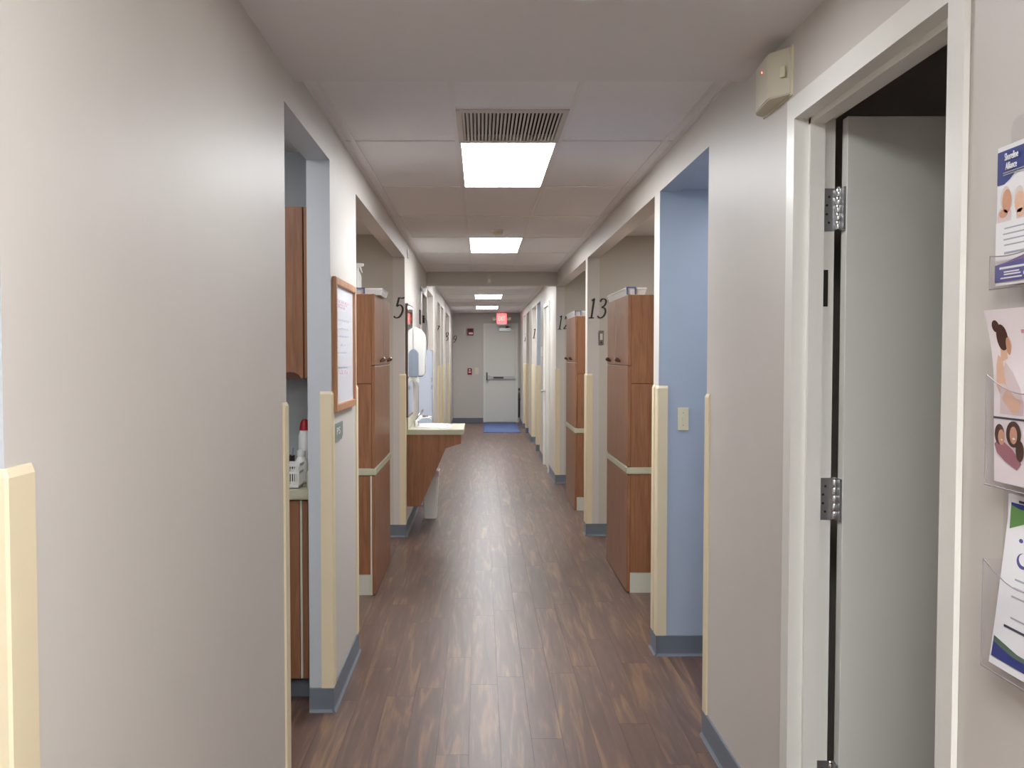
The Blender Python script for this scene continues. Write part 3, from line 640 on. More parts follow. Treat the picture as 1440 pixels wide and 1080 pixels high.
# ------------------------------------------------------------------ whiteboard and sign on the left pillar
t = thing('whiteboard', (XL, 4.545, 1.236), 'small whiteboard in a light wood frame on the left pillar', 'whiteboard')
ya, yb, za, zb = 4.215, 4.875, 1.236, 1.797; fx = XL + 0.020; e = 0.032
bx(XL, fx, ya, ya + e, za, zb, bevel=0.003).build('frame_side', 'frame_wood', t); bx(XL, fx, yb - e, yb, za, zb, bevel=0.003).build('frame_side', 'frame_wood', t)
bx(XL, fx, ya + e, yb - e, za, za + e, bevel=0.003).build('frame_rail', 'frame_wood', t); bx(XL, fx, ya + e, yb - e, zb - e, zb, bevel=0.003).build('frame_rail', 'frame_wood', t)
bd = bx(XL, XL + 0.008, ya + e, yb - e, za + e, zb - e).build('panel', 'board_white', t)
random.seed(4)
for i, (m, rows_) in enumerate((('marker_pink', (1.70, 1.69, 1.675)), ('marker_faint', (1.62, 1.585, 1.55, 1.515, 1.48)), ('ink_grey', (1.415,)), ('marker_pink', (1.40, 1.39)))):
    b = MB()
    for z in rows_:
        y = ya + 0.10 + random.random() * 0.06
        while y < yb - 0.14 - random.random() * 0.15:
            l = 0.015 + random.random() * 0.03; b.box(XL + 0.008, XL + 0.0086, y, y + l, z, z + 0.006 + random.random() * 0.004); y += l + 0.012
    b.build('handwriting', m, bd)['kind'] = 'stuff'
t = thing('room_sign', (XL, 4.36, 1.11), 'small grey-green room sign under the framed whiteboard', 'sign')
MB().prism([(4.235, 1.11), (4.46, 1.11), (4.495, 1.125), (4.497, 1.185), (4.235, 1.185)], 0, XL, XL + 0.006, bevel=0.001).build('plate', 'sign_green', t)
def text_mesh(s, size, name, m, M, parent):
    """flat lettering placed by matrix M (local X to the right, local Y up)"""
    cu = bpy.data.curves.new('lettering', 'FONT'); cu.body = s; cu.size = size; cu.align_x = 'CENTER'; cu.align_y = 'CENTER'; cu.resolution_u = 3; cu.extrude = 0.0003
    ob = bpy.data.objects.new('lettering', cu); COL.objects.link(ob)
    dg = bpy.context.evaluated_depsgraph_get(); dg.update()
    me = bpy.data.meshes.new_from_object(ob.evaluated_get(dg), depsgraph=dg)
    bpy.data.objects.remove(ob); bpy.data.curves.remove(cu)
    me.transform(Matrix.Translation(-ORG[parent.name]) @ M); me.materials.clear(); me.materials.append(MATS[m])
    o = bpy.data.objects.new(name, me); COL.objects.link(o); o.parent = parent; ORG[o.name] = ORG[parent.name]; return o
M_left = Matrix(((0, 0, 1, XL + 0.0063), (1, 0, 0, 4.355), (0, 1, 0, 1.150), (0, 0, 0, 1)))
text_mesh('PS', 0.07, 'lettering', 'white_plastic', M_left @ Matrix.Diagonal((1.7, 0.6, 1, 1)), t)

# ------------------------------------------------------------------ light switch in the blue niche and plate by numeral 13
def wall_plate(x0, x1, z0, z1, yf, m, label, cat, toggle='toggle', tm=None):
    t = thing('wall_plate', ((x0 + x1) / 2, yf, z0), label, cat)
    p_ = bx(x0, x1, yf - 0.006, yf, z0, z1, bevel=0.002).build('plate', m, t); xm, zm = (x0 + x1) / 2, (z0 + z1) / 2
    bx(xm - 0.0045, xm + 0.0045, yf - 0.016, yf - 0.006, zm - 0.012, zm + 0.010, bevel=0.0015).build(toggle, tm or m, t)
    for z in (zm - 0.03, zm + 0.03): MB().lathe([(0.0028, 0), (0.002, -0.0015)], (xm, yf - 0.006, z), 10, axis=1).build('screw', 'grey_plastic', t)
    return t
wall_plate(0.958, 1.011, 1.108, 1.219, 4.975, 'ivory_plastic', 'ivory light switch on the blue niche wall', 'light switch')
t = thing('wall_control', (0.978, 8.325, 1.56), 'brownish grey control plate on the wall under numeral 13', 'wall control')
p_ = bx(0.957, 0.998, 8.315, 8.325, 1.56, 1.675, bevel=0.002).build('plate', 'plate_taupe', t)
bx(0.967, 0.988, 8.311, 8.315, 1.60, 1.65).build('display', 'beige_plastic', t); bx(0.972, 0.983, 8.310, 8.315, 1.572, 1.586).build('button', 'black_plastic', t)
t = thing('wall_hook', (XL, 8.55, 2.28), 'tiny white clip high on the wall above the mirror', 'hook')
bx(XL, XL + 0.012, 8.515, 8.60, 2.28, 2.355, bevel=0.004).build('plate', 'white_plastic', t)
MB().tube([(XL + 0.010, 8.555, 2.31), (XL + 0.026, 8.555, 2.300), (XL + 0.03, 8.555, 2.32)], 0.005, 8).build('hook', 'white_plastic', t, smooth=True)

# ------------------------------------------------------------------ wall-hung vanity with sink
v = thing('wall_vanity', (-0.39, 8.8, 0.23), 'wall-hung wooden vanity with cream counter and white oval sink', 'sink vanity')
VY0, VY1 = 8.375, 9.16
for ya in (VY0 + 0.012, VY1 - 0.03):
    MB().prism([(XL + 0.001, 0.828), (-0.163, 0.828), (-0.163, 0.749), (-0.205, 0.738), (-0.287, 0.711), (-0.496, 0.231), (XL + 0.001, 0.231)], 1, ya, ya + 0.02).build('side_panel', 'cabinet_wood', v)
bx(-0.183, -0.163, VY0 + 0.032, VY1 - 0.03, 0.749, 0.828).build('front_rail', 'cabinet_wood', v)
# counter with an oval hole
def counter():
    b = MB(); x0, x1, y0, y1, za, zb = XL + 0.001, -0.140, VY0, VY1, 0.824, 0.865; cx, cy, rx, ry = -0.405, 8.77, 0.150, 0.235; n = 32
    inner = [(cx + rx * math.cos(2 * PI * i / n), cy + ry * math.sin(2 * PI * i / n)) for i in range(n)]; outer = []
    for i in range(n):
        a = 2 * PI * i / n; c, s_ = math.cos(a), math.sin(a)
        tx = ((x1 - cx) / c if c > 1e-6 else ((x0 - cx) / c if c < -1e-6 else 1e9)); ty = ((y1 - cy) / s_ if s_ > 1e-6 else ((y0 - cy) / s_ if s_ < -1e-6 else 1e9))
        k = min(tx, ty); outer.append((cx + k * c, cy + k * s_))
    for cxr, cyr in ((x0, y0), (x0, y1), (x1, y0), (x1, y1)):
        j = min(range(n), key=lambda i: (outer[i][0] - cxr) ** 2 + (outer[i][1] - cyr) ** 2); outer[j] = (cxr, cyr)
    V = [(x, y, zb) for x, y in inner] + [(x, y, zb) for x, y in outer] + [(x, y, za) for x, y in inner] + [(x, y, za) for x, y in outer]; F = []
    for i in range(n):
        j = (i + 1) % n; F += [(i, j, n + j, n + i), (2 * n + i, 3 * n + i, 3 * n + j, 2 * n + j), (n + i, n + j, 3 * n + j, 3 * n + i), (i, 2 * n + i, 2 * n + j, j)]
    b.raw(V, F); bmesh.ops.recalc_face_normals(b.bm, faces=b.bm.faces); b.build('counter_top', 'laminate_cream', v)
    prof = [(1.13, 0.865), (1.12, 0.874), (1.06, 0.878), (1.0, 0.874), (0.94, 0.85), (0.80, 0.79), (0.55, 0.745), (0.2, 0.735), (0.02, 0.735)]
    MB().lathe([(r, h) for r, h in prof], (cx, cy, 0), 36, sx=rx, sy=ry, close=False).build('basin', 'porcelain', v, smooth=True)
    MB().lathe([(0.022, 0.737), (0.02, 0.740), (0.004, 0.738)], (cx, cy, 0), 16).build('drain', 'chrome', v)
counter()
bx(XL + 0.001, XL + 0.018, VY0, VY1, 0.865, 0.965, bevel=0.004).build('backsplash', 'laminate_cream', v)
fa = MB().box(-0.575, -0.525, 8.67, 8.87, 0.865, 0.880, bevel=0.006).build('faucet', 'chrome', v, smooth=True)
MB().tube([(-0.55, 8.77, 0.875), (-0.545, 8.77, 0.92), (-0.515, 8.77, 0.945), (-0.465, 8.77, 0.950), (-0.428, 8.77, 0.945), (-0.418, 8.77, 0.925)], [0.020, 0.017, 0.014, 0.012, 0.011, 0.010], 12).build('spout', 'chrome', fa, smooth=True)
for yy in (8.69, 8.85):
    h = MB(); h.lathe([(0.017, 0.875), (0.016, 0.90), (0.019, 0.915), (0.012, 0.925), (0.003, 0.927)], (-0.552, yy, 0), 16); h.tube([(-0.552, yy, 0.915), (-0.515, yy + (0.01 if yy > 8.77 else -0.01), 0.975), (-0.495, yy, 1.005)], [0.009, 0.008, 0.009], 10)
    h.build('tap_handle', 'chrome', fa, smooth=True)
# mirror
t = thing('wall_mirror', (XL, 8.62, 0.975), 'wall mirror in a thin brown frame above the sink', 'mirror')
my0, my1, mz0, mz1 = 8.31, 8.93, 0.968, 1.895
bx(XL + 0.001, XL + 0.020, my0 + 0.012, my1, mz0 + 0.012, mz1 - 0.012).build('glass', 'mirror_glass', t)
bx(XL + 0.001, XL + 0.022, my0, my0 + 0.012, mz0, mz1).build('frame_side', 'frame_brown', t)
bx(XL + 0.001, XL + 0.022, my0 + 0.012, my1, mz0, mz0 + 0.012).build('frame_rail', 'frame_brown', t); bx(XL + 0.001, XL + 0.022, my0 + 0.012, my1, mz1 - 0.012, mz1).build('frame_rail', 'frame_brown', t)
# paper towel dispenser
t = thing('towel_dispenser', (XL, 9.37, 1.29), 'large white paper towel dispenser on the wall past the mirror', 'dispenser')
pts = [(XL + 0.001, 1.29), (-0.520, 1.29), (-0.508, 1.31), (-0.505, 1.60), (-0.512, 1.655), (-0.535, 1.70), (-0.57, 1.725), (XL + 0.001, 1.733)]
MB().prism(pts, 1, 9.24, 9.52, bevel=0.008).build('housing', 'white_plastic', t, smooth=True)
bx(-0.595, -0.535, 9.28, 9.48, 1.282, 1.292).build('paper_slot', 'grille_dark', t)
MB().raw([(-0.575, 9.30, 1.285), (-0.575, 9.46, 1.285), (-0.57, 9.44, 1.21), (-0.565, 9.32, 1.20), (-0.573, 9.30, 1.285), (-0.573, 9.46, 1.285), (-0.568, 9.44, 1.21), (-0.563, 9.32, 1.20)], [(0, 1, 2, 3), (7, 6, 5, 4), (0, 4, 5, 1), (1, 5, 6, 2), (2, 6, 7, 3), (3, 7, 4, 0)]).build('paper_towel', 'paper', t)
# soap dispenser
t = thing('soap_dispenser', (XL, 9.07, 1.19), 'blue-grey soap dispenser on the wall beside the mirror', 'dispenser')
pts = [(XL + 0.001, 1.285), (-0.556, 1.285), (-0.549, 1.30), (-0.549, 1.49), (-0.56, 1.515), (-0.585, 1.53), (XL + 0.001, 1.537)]
MB().prism(pts, 1, 9.0, 9.12, bevel=0.006).build('housing', 'grey_plastic', t, smooth=True)
MB().prism([(XL + 0.001, 1.24), (-0.575, 1.255), (-0.548, 1.23), (-0.543, 1.245), (-0.552, 1.286), (XL + 0.001, 1.286)], 1, 9.02, 9.10, bevel=0.003).build('push_bar', 'white_plastic', t)
MB().lathe([(0.006, 1.225), (0.008, 1.255)], (-0.585, 9.06, 0), 12).build('nozzle', 'white_plastic', t)
# waste bin
bxn, byn = -0.458, 9.29
t = thing('waste_bin', (bxn, byn, 0), 'white plastic waste bin under the vanity', 'waste bin')
b = MB(); a0, a1 = 0.058, 0.076; h0, h1 = 0.085, 0.11
V = [(bxn + sx * a0, byn + sy * h0, 0.0) for sx, sy in ((-1, -1), (1, -1), (1, 1), (-1, 1))] + [(bxn + sx * a1, byn + sy * h1, 0.425) for sx, sy in ((-1, -1), (1, -1), (1, 1), (-1, 1))] + [(bxn + sx * (a1 - 0.006), byn + sy * (h1 - 0.006), 0.425) for sx, sy in ((-1, -1), (1, -1), (1, 1), (-1, 1))] + [(bxn + sx * (a0 - 0.003), byn + sy * (h0 - 0.003), 0.01) for sx, sy in ((-1, -1), (1, -1), (1, 1), (-1, 1))]
F = [(3, 2, 1, 0), (12, 13, 14, 15)]
for k in (0, 4, 8):
    for i in range(4): F.append((k + i, k + (i + 1) % 4, k + 4 + (i + 1) % 4, k + 4 + i))
b.raw(V, F); ed = [e for e in b.bm.edges if abs(e.verts[0].co.z - e.verts[1].co.z) > 0.3]
bmesh.ops.bevel(b.bm, geom=ed, offset=0.012, segments=3, affect='EDGES'); bmesh.ops.recalc_face_normals(b.bm, faces=b.bm.faces); b.build('bin_body', 'white_plastic', t)
l = MB(); e = 0.003
for sx, sy in ((-1, 0), (1, 0)): l.box(bxn + sx * (a1 + e) - 0.003, bxn + sx * (a1 + e) + 0.003, byn - h1 - e, byn + h1 + e, 0.385, 0.435, bevel=0.002)
for sy in (-1, 1): l.box(bxn - a1 - e, bxn + a1 + e, byn + sy * (h1 + e) - 0.003, byn + sy * (h1 + e) + 0.003, 0.38, 0.435, bevel=0.002)
l.build('bin_liner', 'liner', t)

# ------------------------------------------------------------------ past the vanity, left side
t = thing('wall_locker', (-0.545, 10.12, 0.0), 'tall shallow pale blue-white locker against the wall past the sink', 'locker')
bx(XL + 0.002, -0.492, 10.06, 10.33, 0.0, 1.529, bevel=0.004).build('body', 'pale_blue', t)
d = bx(-0.4915, -0.478, 10.062, 10.328, 0.02, 1.52, bevel=0.003).build('door', 'pale_blue', t)
for z in (1.215, 1.14): bx(-0.486, -0.474, 10.052, 10.066, z, z + 0.045, bevel=0.002).build('hinge', 'steel', d)
t = thing('wall_picture', (XL, 10.28, 1.785), 'narrow dark framed notice on the wall above the pale locker', 'picture')
bx(XL + 0.001, XL + 0.014, 10.21, 10.33, 1.785, 1.93, bevel=0.002).build('frame', 'dark_metal', t); bx(XL + 0.013, XL + 0.0155, 10.225, 10.315, 1.80, 1.915).build('sheet', 'cloth_mauve', t)
d2 = struct(thing('door_2', (XL, 11.0, 0)))
for a, c in ((10.36, 10.56), (11.46, 11.53)): bx(XL, XL + 0.012, a, c, 0, 2.16, bevel=0.002).build('casing', 'frame_white', d2)
bx(XL, XL + 0.012, 10.36, 11.53, 2.1205, 2.18, bevel=0.002).build('head_casing', 'frame_white', d2)
for a, c in ((10.56, 10.572), (11.448, 11.46)): bx(TL, XL, a, c, 0, 2.12).build('jamb', 'frame_white', d2)
bx(TL - 0.9, TL - 0.002, 10.60, 10.64, 0.01, 2.10, bevel=0.002).build('leaf', 'leaf_white', d2)
t = thing('intercom_handset', (-0.64, 11.448, 1.83), 'dark grey wall handset inside the left door frame by the beam', 'handset')
bx(-0.662, -0.624, 11.41, 11.447, 1.834, 1.92, bevel=0.005).build('cradle', 'dark_metal', t); bx(-0.656, -0.632, 11.39, 11.412, 1.845, 1.915, bevel=0.008).build('receiver', 'black_plastic', t)
MB().tube([(-0.628, 11.41, 1.90), (-0.600, 11.40, 1.86), (-0.585, 11.40, 1.75), (-0.590, 11.40, 1.60), (-0.602, 11.40, 1.50), (-0.605, 11.42, 1.42)], 0.004, 8).build('cord', 'grey_plastic', t, smooth=True)

# ------------------------------------------------------------------ right side past the beam: white closed door
d3 = struct(thing('door_3', (XR, 13.33, 0)))
for a, c in ((12.81, 12.90), (13.78, 13.86)): bx(XR - 0.02, XR, a, c, 0, 2.16, bevel=0.002).build('casing', 'frame_white', d3)
bx(XR - 0.02, XR, 12.90, 13.78, 2.11, 2.16, bevel=0.002).build('head_casing', 'frame_white', d3)
lf = bx(XR + 0.004, XR + 0.044, 12.903, 13.777, 0.01, 2.108).build('leaf', 'door_white', d3)
MB().lathe([(0.026, 0), (0.025, -0.006), (0.010, -0.01), (0.010, -0.035), (0.024, -0.045), (0.022, -0.06), (0.004, -0.064)], (XR + 0.004, 13.72, 1.0), 18, axis=0).build('knob', 'steel', lf, smooth=True)
t = thing('switch_plate', (XR, 14.45, 1.46), 'white switch plate on the right wall past the closed white door', 'light switch')
bx(XR - 0.012, XR, 14.38, 14.55, 1.465, 1.60, bevel=0.003).build('plate', 'white_plastic', t); bx(XR - 0.018, XR - 0.012, 14.44, 14.49, 1.50, 1.56, bevel=0.002).build('rocker', 'white_plastic', t)
t = thing('hung_canister', (XR, 22.36, 0.1), 'dark narrow canister hung low on the right wall by the exit door', 'canister')
MB().lathe([(0.016, 0.12), (0.022, 0.14), (0.022, 0.60), (0.016, 0.66), (0.008, 0.68), (0.008, 0.72)], (XR - 0.028, 22.36, 0), 18).build('cylinder', 'dark_metal', t, smooth=True)
bx(XR - 0.052, XR, 22.34, 22.38, 0.50, 0.54).build('bracket', 'dark_metal', t); bx(XR - 0.045, XR - 0.01, 22.33, 22.39, 0.71, 0.77, bevel=0.006).build('valve', 'dark_metal', t)

# ------------------------------------------------------------------ end wall: exit door and fixtures
d4 = struct(thing('door_4', (0.44, END, 0)))
for a, c in ((0.058, 0.110), (0.770, 0.822)): bx(a, c, END - 0.045, END, 0, 2.135, bevel=0.003).build('jamb', 'frame_white', d4)
bx(0.058, 0.822, END - 0.045, END, 2.135, 2.186, bevel=0.003).build('head_frame', 'frame_white', d4)
lf = bx(0.112, 0.768, END - 0.03, END, 0.012, 2.132, bevel=0.002).build('leaf', 'door_white', d4)
b = MB(); b.box(0.20, 0.745, END - 0.095, END - 0.055, 0.965, 1.02, bevel=0.008); b.box(0.125, 0.215, END - 0.10, END - 0.03, 0.945, 1.04, bevel=0.012); b.box(0.71, 0.75, END - 0.09, END - 0.03, 0.96, 1.025, bevel=0.008)
b.build('panic_bar', 'steel', lf)
bx(0.122, 0.150, END - 0.115, END - 0.10, 0.93, 1.11, bevel=0.006).build('latch_housing', 'dark_metal', lf)
bx(0.28, 0.50, END - 0.098, END - 0.094, 0.975, 1.01).build('push_pad', 'dark_metal', lf)
cl_ = bx(0.41, 0.655, END - 0.10, END - 0.03, 2.015, 2.085, bevel=0.008).build('closer_body', 'steel', lf)
MB().tube([(0.55, END - 0.07, 2.09), (0.62, END - 0.22, 2.10), (0.55, END - 0.05, 2.12)], 0.010, 8).build('closer_arm', 'dark_metal', cl_)
t = thing('exit_sign', (0.452, 22.1, 2.15), 'red lit exit sign with two lamp heads above the far door', 'exit sign')
bx(0.337, 0.567, 22.09, 22.15, 2.136, 2.395, bevel=0.006).build('housing', 'white_plastic', t)
bx(0.417, 0.487, 22.10, 22.14, 2.395, CE).build('ceiling_mount', 'white_plastic', t)
fc = bx(0.352, 0.552, 22.082, 22.0905, 2.165, 2.375, bevel=0.003).build('lit_face', 'exit_red', t)
M_end = Matrix(((1, 0, 0, 0.452), (0, 0, -1, 22.0815), (0, 1, 0, 2.27), (0, 0, 0, 1)))
text_mesh('EXIT', 0.11, 'lettering', 'exit_letter', M_end @ Matrix.Diagonal((0.72, 1.25, 1, 1)), fc)
for s_ in (-1, 1):
    xx = 0.452 + s_ * 0.165
    h = bx(min(xx, xx - s_ * 0.05), max(xx, xx - s_ * 0.05), 22.10, 22.13, 2.25, 2.28).build('lamp_arm', 'white_plastic', t)
    MB().lathe([(0.024, 0.045), (0.036, 0.02), (0.040, 0.0), (0.034, -0.006), (0.004, -0.006)], (xx, 22.10, 2.265), 18, axis=1).build('lamp_head', 'beige_plastic', t, smooth=True)
t = thing('fire_strobe', (-0.228, END, 1.916), 'red and white fire alarm strobe on the end wall', 'fire alarm')
bx(-0.298, -0.157, END - 0.03, END, 1.916, 2.073, bevel=0.006).build('body', 'alarm_red', t); bx(-0.262, -0.170, END - 0.05, END - 0.029, 1.945, 1.985, bevel=0.006).build('strobe_lens', 'white_plastic', t)
bx(-0.280, -0.180, END - 0.036, END - 0.029, 2.02, 2.055).build('horn_grille', 'grille_dark', t)
t = thing('fire_pull_station', (-0.243, END, 1.054), 'red fire alarm pull station on the end wall', 'fire alarm')
bx(-0.292, -0.194, END - 0.03, END, 1.054, 1.196, bevel=0.006).build('body', 'alarm_red', t); bx(-0.272, -0.214, END - 0.045, END - 0.029, 1.10, 1.125, bevel=0.004).build('pull_bar', 'white_plastic', t)
bx(-0.262, -0.224, END - 0.033, END - 0.029, 1.145, 1.175).build('plate', 'white_plastic', t)
wall_plate(-0.128, -0.048, 1.07, 1.211, END, 'ivory_plastic', 'ivory light switch between pull station and exit door', 'light switch')
t = thing('door_mat', (0.42, 21.0, 0), 'long blue floor mat in front of the exit door', 'floor mat')
bx(0.075, 0.755, 19.59, 22.46, 0.0, 0.008, bevel=0.002).build('pile', 'mat_blue', t)
b = MB()
b.box(0.055, 0.775, 19.55, 19.59, 0, 0.005); b.box(0.055, 0.775, 22.46, 22.50, 0, 0.005); b.box(0.055, 0.075, 19.59, 22.46, 0, 0.005); b.box(0.755, 0.775, 19.59, 22.46, 0, 0.005)
b.build('rubber_edge', 'ink_indigo', t)

# ------------------------------------------------------------------ brochure rack on the right wall
t = thing('brochure_rack', (XR, 1.58, 0.95), 'clear acrylic three-tier brochure rack on the right wall', 'brochure rack')
ry0, ry1 = 1.435, 1.680
b = MB(); r = 0.02
pl = [(ry0, 0.95), (ry1, 0.95), (ry1, 1.835), (ry1 - 0.006, 1.849), (ry1 - 0.02, 1.855), (ry0 + 0.02, 1.855), (ry0, 1.835)]
b.prism(pl, 0, XR - 0.003, XR - 0.0005); b.build('back_plate', 'clear_acrylic', t)
def pocket(z0, z1, x, y0, y1, dip=0.028):
    k = 0.002; b = MB(); n = 12
    # front panel with a dipping rim
    rim = [(y0 + (y1 - y0) * i / n, z1 - dip * math.sin(PI * i / n)) for i in range(n + 1)]
    b.prism([(y0, z0), (y1, z0)] + rim[::-1], 0, x, x + k)
    b.prism([(x + k, z0), (XR - 0.004, z0 + 0.012), (XR - 0.004, z1), (x + k, z1)], 1, y1 - k, y1)
    b.prism([(x + k, z0), (XR - 0.004, z0 + 0.012), (XR - 0.004, z1), (x + k, z1)], 1, y0, y0 + k)
    b.prism([(x, z0 - k), (XR - 0.004, z0 + 0.012 - k), (XR - 0.004, z0 + 0.012), (x, z0)], 1, y0, y1)
    p_ = b.build('pocket', 'clear_acrylic', t)
    e = MB(); e.tube([(x + k / 2, u, v_) for u, v_ in rim], 0.0009, 6); e.tube([(x + k / 2, y1, z0), (x + k / 2, y1, z1)], 0.0007, 6); e.tube([(x + k / 2, y0, z0), (x + k / 2, y1, z0)], 0.0012, 6)
    e.build('pocket_edge', 'acrylic_edge', p_)
pocket(0.965, 1.140, 0.819, 1.440, 1.660)
pocket(1.262, 1.440, 0.819, 1.440, 1.660)
pocket(1.578, 1.632, 0.829, 1.555, 1.677, 0.004)
def brochure(surf, label, thick, prints, m='paper', name='brochure', edge=0):
    """surf(u, v) -> point of the front face; u runs from the far edge towards the camera, v upwards"""
    o0 = surf(0.5, 0); t = thing(name, o0, label, 'brochure', 'brochures in the wall rack'); n = 36; V = []; F = []
    for s in range(2):
        for j in range(n + 1):
            for i in range(5):
                p = surf(i / 4, j / n); V.append((p[0] + s * thick, p[1], p[2]))
    N = 5 * (n + 1)
    for j in range(n):
        for i in range(4):
            a = j * 5 + i; F += [(a, a + 1, a + 6, a + 5), (N + a, N + a + 5, N + a + 6, N + a + 1)]
    for j in range(n):
        a = j * 5; F += [(a, a + 5, N + a + 5, N + a), (a + 4, N + a + 4, N + a + 9, a + 9)]
    for i in range(4): F += [(i, N + i, N + i + 1, i + 1), (n * 5 + i, n * 5 + i + 1, N + n * 5 + i + 1, N + n * 5 + i)]
    b = MB(); b.raw(V, F); bmesh.ops.recalc_face_normals(b.bm, faces=b.bm.faces); sh = b.build('sheets', m, t, smooth=True)
    for k, (pm, polys) in enumerate(prints):
        b = MB()
        for poly in polys:
            # cut the print into strips so that it follows the sheet
            V = [surf(u, v_) for u, v_ in poly]; V = [(x - 0.0004 - 0.00012 * k, y, z) for x, y, z in V]
            c = [sum(q[i] for q in V) / len(V) for i in range(3)]
            cu = sum(q[0] for q in poly) / len(poly); cv = sum(q[1] for q in poly) / len(poly); cc = surf(cu, cv)
            V.append((cc[0] - 0.0004 - 0.00012 * k, cc[1], cc[2])); m_ = len(poly)
            b.raw(V, [(i, (i + 1) % m_, m_) for i in range(m_)])
        b.build('print', pm, sh)
    return t, sh
def ell(cu, cv, ru, rv, n=20): return [(cu + ru * math.cos(2 * PI * i / n), cv + rv * math.sin(2 * PI * i / n)) for i in range(n)]
def rect(u0, u1, v0, v1, n=6):
    return [(u0 + (u1 - u0) * i / n, v0) for i in range(n + 1)] + [(u1, v0 + (v1 - v0) * i / n) for i in range(1, n + 1)] + [(u1 - (u1 - u0) * i / n, v1) for i in range(1, n + 1)] + [(u0, v1 - (v1 - v0) * i / n) for i in range(1, n)]
def lines(u0, u1, vs, h=0.008): return [rect(u0 + random.random() * 0.05, u1 - random.random() * 0.12, v_, v_ + h) for v_ in vs]
# top brochure
S1 = lambda u, v_: (0.8375, 1.672 - 0.112 * u, 1.583 + 0.222 * v_)
hdr = [(0, 0.73)] + [(0.04, 0.725), (0.2, 0.725), (0.35, 0.75), (0.5, 0.79), (0.65, 0.81), (0.8, 0.80), (1.0, 0.77)] + [(1.0, 0.965), (0.0, 0.965)]
br1, sh1 = brochure(S1, 'blue and white brochure with a smiling couple, top of the rack', 0.004, [
    ('ink_navy', [hdr]),
    ('cloth_pale', [ell(0.22, 0.49, 0.20, 0.08), ell(0.75, 0.48, 0.2, 0.07)]),
    ('hair_white', [ell(0.25, 0.615, 0.14, 0.095)]), ('hair_white', [ell(0.62, 0.60, 0.13, 0.085)]),
    ('skin_b', [ell(0.29, 0.60, 0.13, 0.085), ell(0.20, 0.515, 0.12, 0.03)]), ('skin_a', [ell(0.64, 0.57, 0.13, 0.075), ell(0.66, 0.495, 0.10, 0.03)]),
    ('paper', [rect(0.0, 1.0, 0.17, 0.455)]),
    ('ink_grey', lines(0.2, 0.9, (0.40, 0.36, 0.32, 0.28), 0.010) + lines(0.2, 0.8, (0.22,), 0.016)),
    ('ink_purple', [[(0.0, 0.15), (0.35, 0.165), (0.75, 0.195), (1.0, 0.22), (1.0, 0.12), (0, 0.12)]]),
    ('ink_indigo', [[(0.0, 0.025), (1.0, 0.025), (1.0, 0.17), (0.6, 0.165), (0.0, 0.145)]]),
    ('paper', lines(0.1, 0.95, (0.115,), 0.016) + lines(0.22, 0.75, (0.088, 0.07), 0.010) + lines(0.12, 0.8, (0.045,), 0.010) + [ell(0.85, 0.07, 0.07, 0.02)]),
    ('ink_grey', lines(0.15, 0.95, (0.80, 0.785), 0.008)),
], name='brochure')
M_r = Matrix(((0, 0, -1, 0.8375 - 0.0022), (-1, 0, 0, 1.626), (0, 1, 0, 1.7855), (0, 0, 0, 1)))
text_mesh('Shoreline', 0.0165, 'lettering', 'paper', M_r @ Matrix.Diagonal((0.66, 1, 1, 1)), sh1)
M_r2 = M_r.copy(); M_r2[2][3] = 1.7705
text_mesh('Alliance', 0.0165, 'lettering', 'paper', M_r2 @ Matrix.Diagonal((0.66, 1, 1, 1)), sh1)
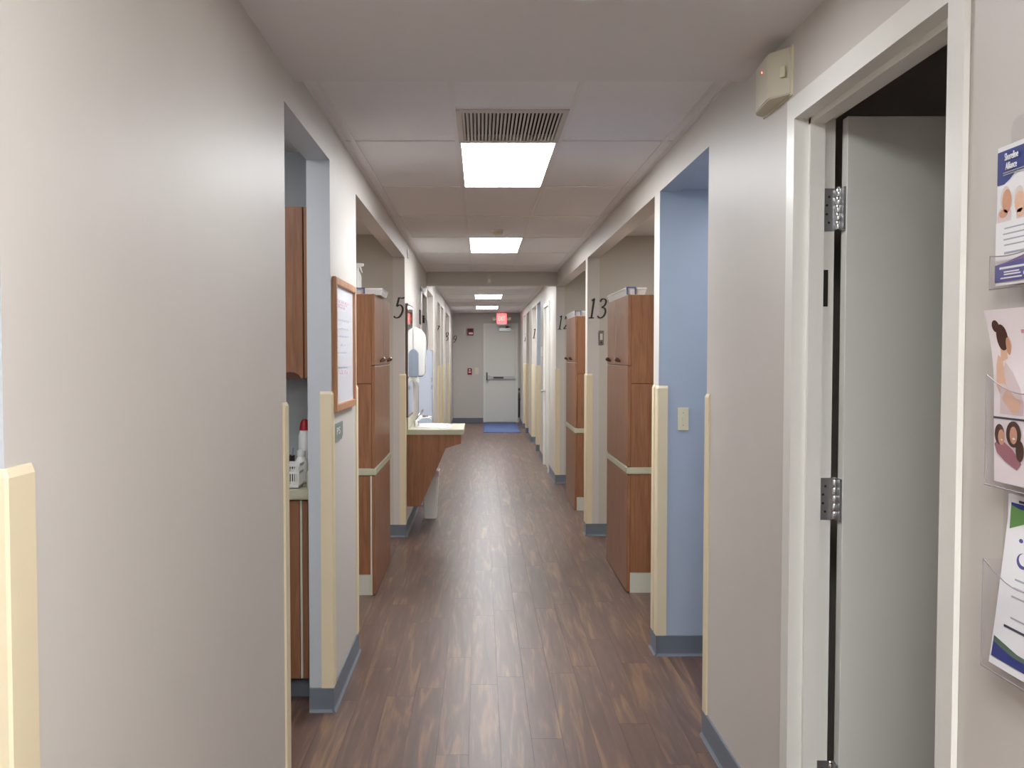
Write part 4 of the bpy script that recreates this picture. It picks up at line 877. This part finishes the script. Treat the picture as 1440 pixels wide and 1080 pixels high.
# middle brochure, curling out at its top
def S2(u, v_): return (0.826 + 0.006 * (1 - v_) - 0.016 * max(0, v_ - 0.55) ** 2 / 0.2, 1.653 - 0.205 * u, 1.268 + 0.275 * v_)
brochure(S2, 'pink and white brochure with a woman in profile, middle of the rack', 0.006, [
    ('cloth_pale', [[(0.10, 0.40), (0.11, 0.62), (0.20, 0.70), (0.30, 0.64), (0.40, 0.55), (0.45, 0.46), (0.44, 0.40)]]),
    ('skin_a', [[(0.05, 0.56), (0.06, 0.68), (0.10, 0.74), (0.16, 0.72), (0.15, 0.62), (0.22, 0.54), (0.36, 0.48), (0.38, 0.42), (0.30, 0.40), (0.14, 0.48)], [(0.14, 0.70), (0.15, 0.80), (0.24, 0.80), (0.24, 0.72)], ell(0.26, 0.80, 0.06, 0.05), ell(0.36, 0.46, 0.05, 0.03)]),
    ('hair_brown', [ell(0.20, 0.84, 0.085, 0.075), ell(0.13, 0.905, 0.055, 0.035)]),
    ('skin_b', [ell(0.275, 0.79, 0.035, 0.05)]),
    ('ink_dark', [rect(0.0, 1, 0.37, 0.382)]),
    ('ink_pink', lines(0.48, 0.95, (0.86, 0.80, 0.75), 0.02)),
    ('ink_purple', [ell(0.52, 0.58, 0.05, 0.03)]), ('paper_pink', [ell(0.525, 0.58, 0.03, 0.018)]),
    ('cloth_mauve', [[(0.02, 0.22), (0.10, 0.26), (0.30, 0.20), (0.42, 0.13), (0.36, 0.09), (0.18, 0.13), (0.06, 0.17)]]),
    ('hair_brown', [ell(0.10, 0.28, 0.075, 0.06), ell(0.31, 0.29, 0.11, 0.075), ell(0.40, 0.20, 0.06, 0.06)]),
    ('skin_b', [ell(0.13, 0.265, 0.05, 0.045), ell(0.31, 0.285, 0.055, 0.05)]),
    ('paper', [ell(0.315, 0.265, 0.02, 0.006), ell(0.135, 0.25, 0.016, 0.005)]),
], m='paper_pink', name='brochure')
# lower brochure, leaning with its foot forward
def S3(u, v_): return (0.829 + 0.027 * min(1, v_ * 1.15) ** 0.9, 1.653 - 0.205 * u, 0.972 + 0.275 * v_)
brochure(S3, 'white brochure with green and navy corners, bottom of the rack', 0.004, [
    ('ink_green', [[(0.05, 0.80), (0.05, 0.95), (1, 0.95), (1, 0.93), (0.5, 0.90), (0.25, 0.86)]]),
    ('ink_navy', [[(0.05, 0.955), (0.05, 0.935), (0.2, 0.925), (0.45, 0.93), (0.45, 0.955)], [(0.05, 0.80), (0.05, 0.94), (0.085, 0.93), (0.085, 0.82)]]),
    ('ink_grey', lines(0.2, 0.95, (0.52, 0.47, 0.42, 0.30), 0.010)),
    ('ink_indigo', [ell(0.30, 0.64, 0.09, 0.045), ell(0.24, 0.75, 0.03, 0.012)]), ('paper', [ell(0.32, 0.65, 0.08, 0.036)]),
    ('ink_dark', lines(0.12, 0.8, (0.24, 0.962), 0.014)),
    ('ink_olive', [[(0.03, 0.13), (0.03, 0.165), (0.3, 0.125), (1, 0.11), (1, 0.08), (0.3, 0.09)]]),
    ('ink_navy', [[(0.03, 0.045), (0.03, 0.13), (0.3, 0.098), (1, 0.085), (1, 0.045)]]),
], name='brochure')
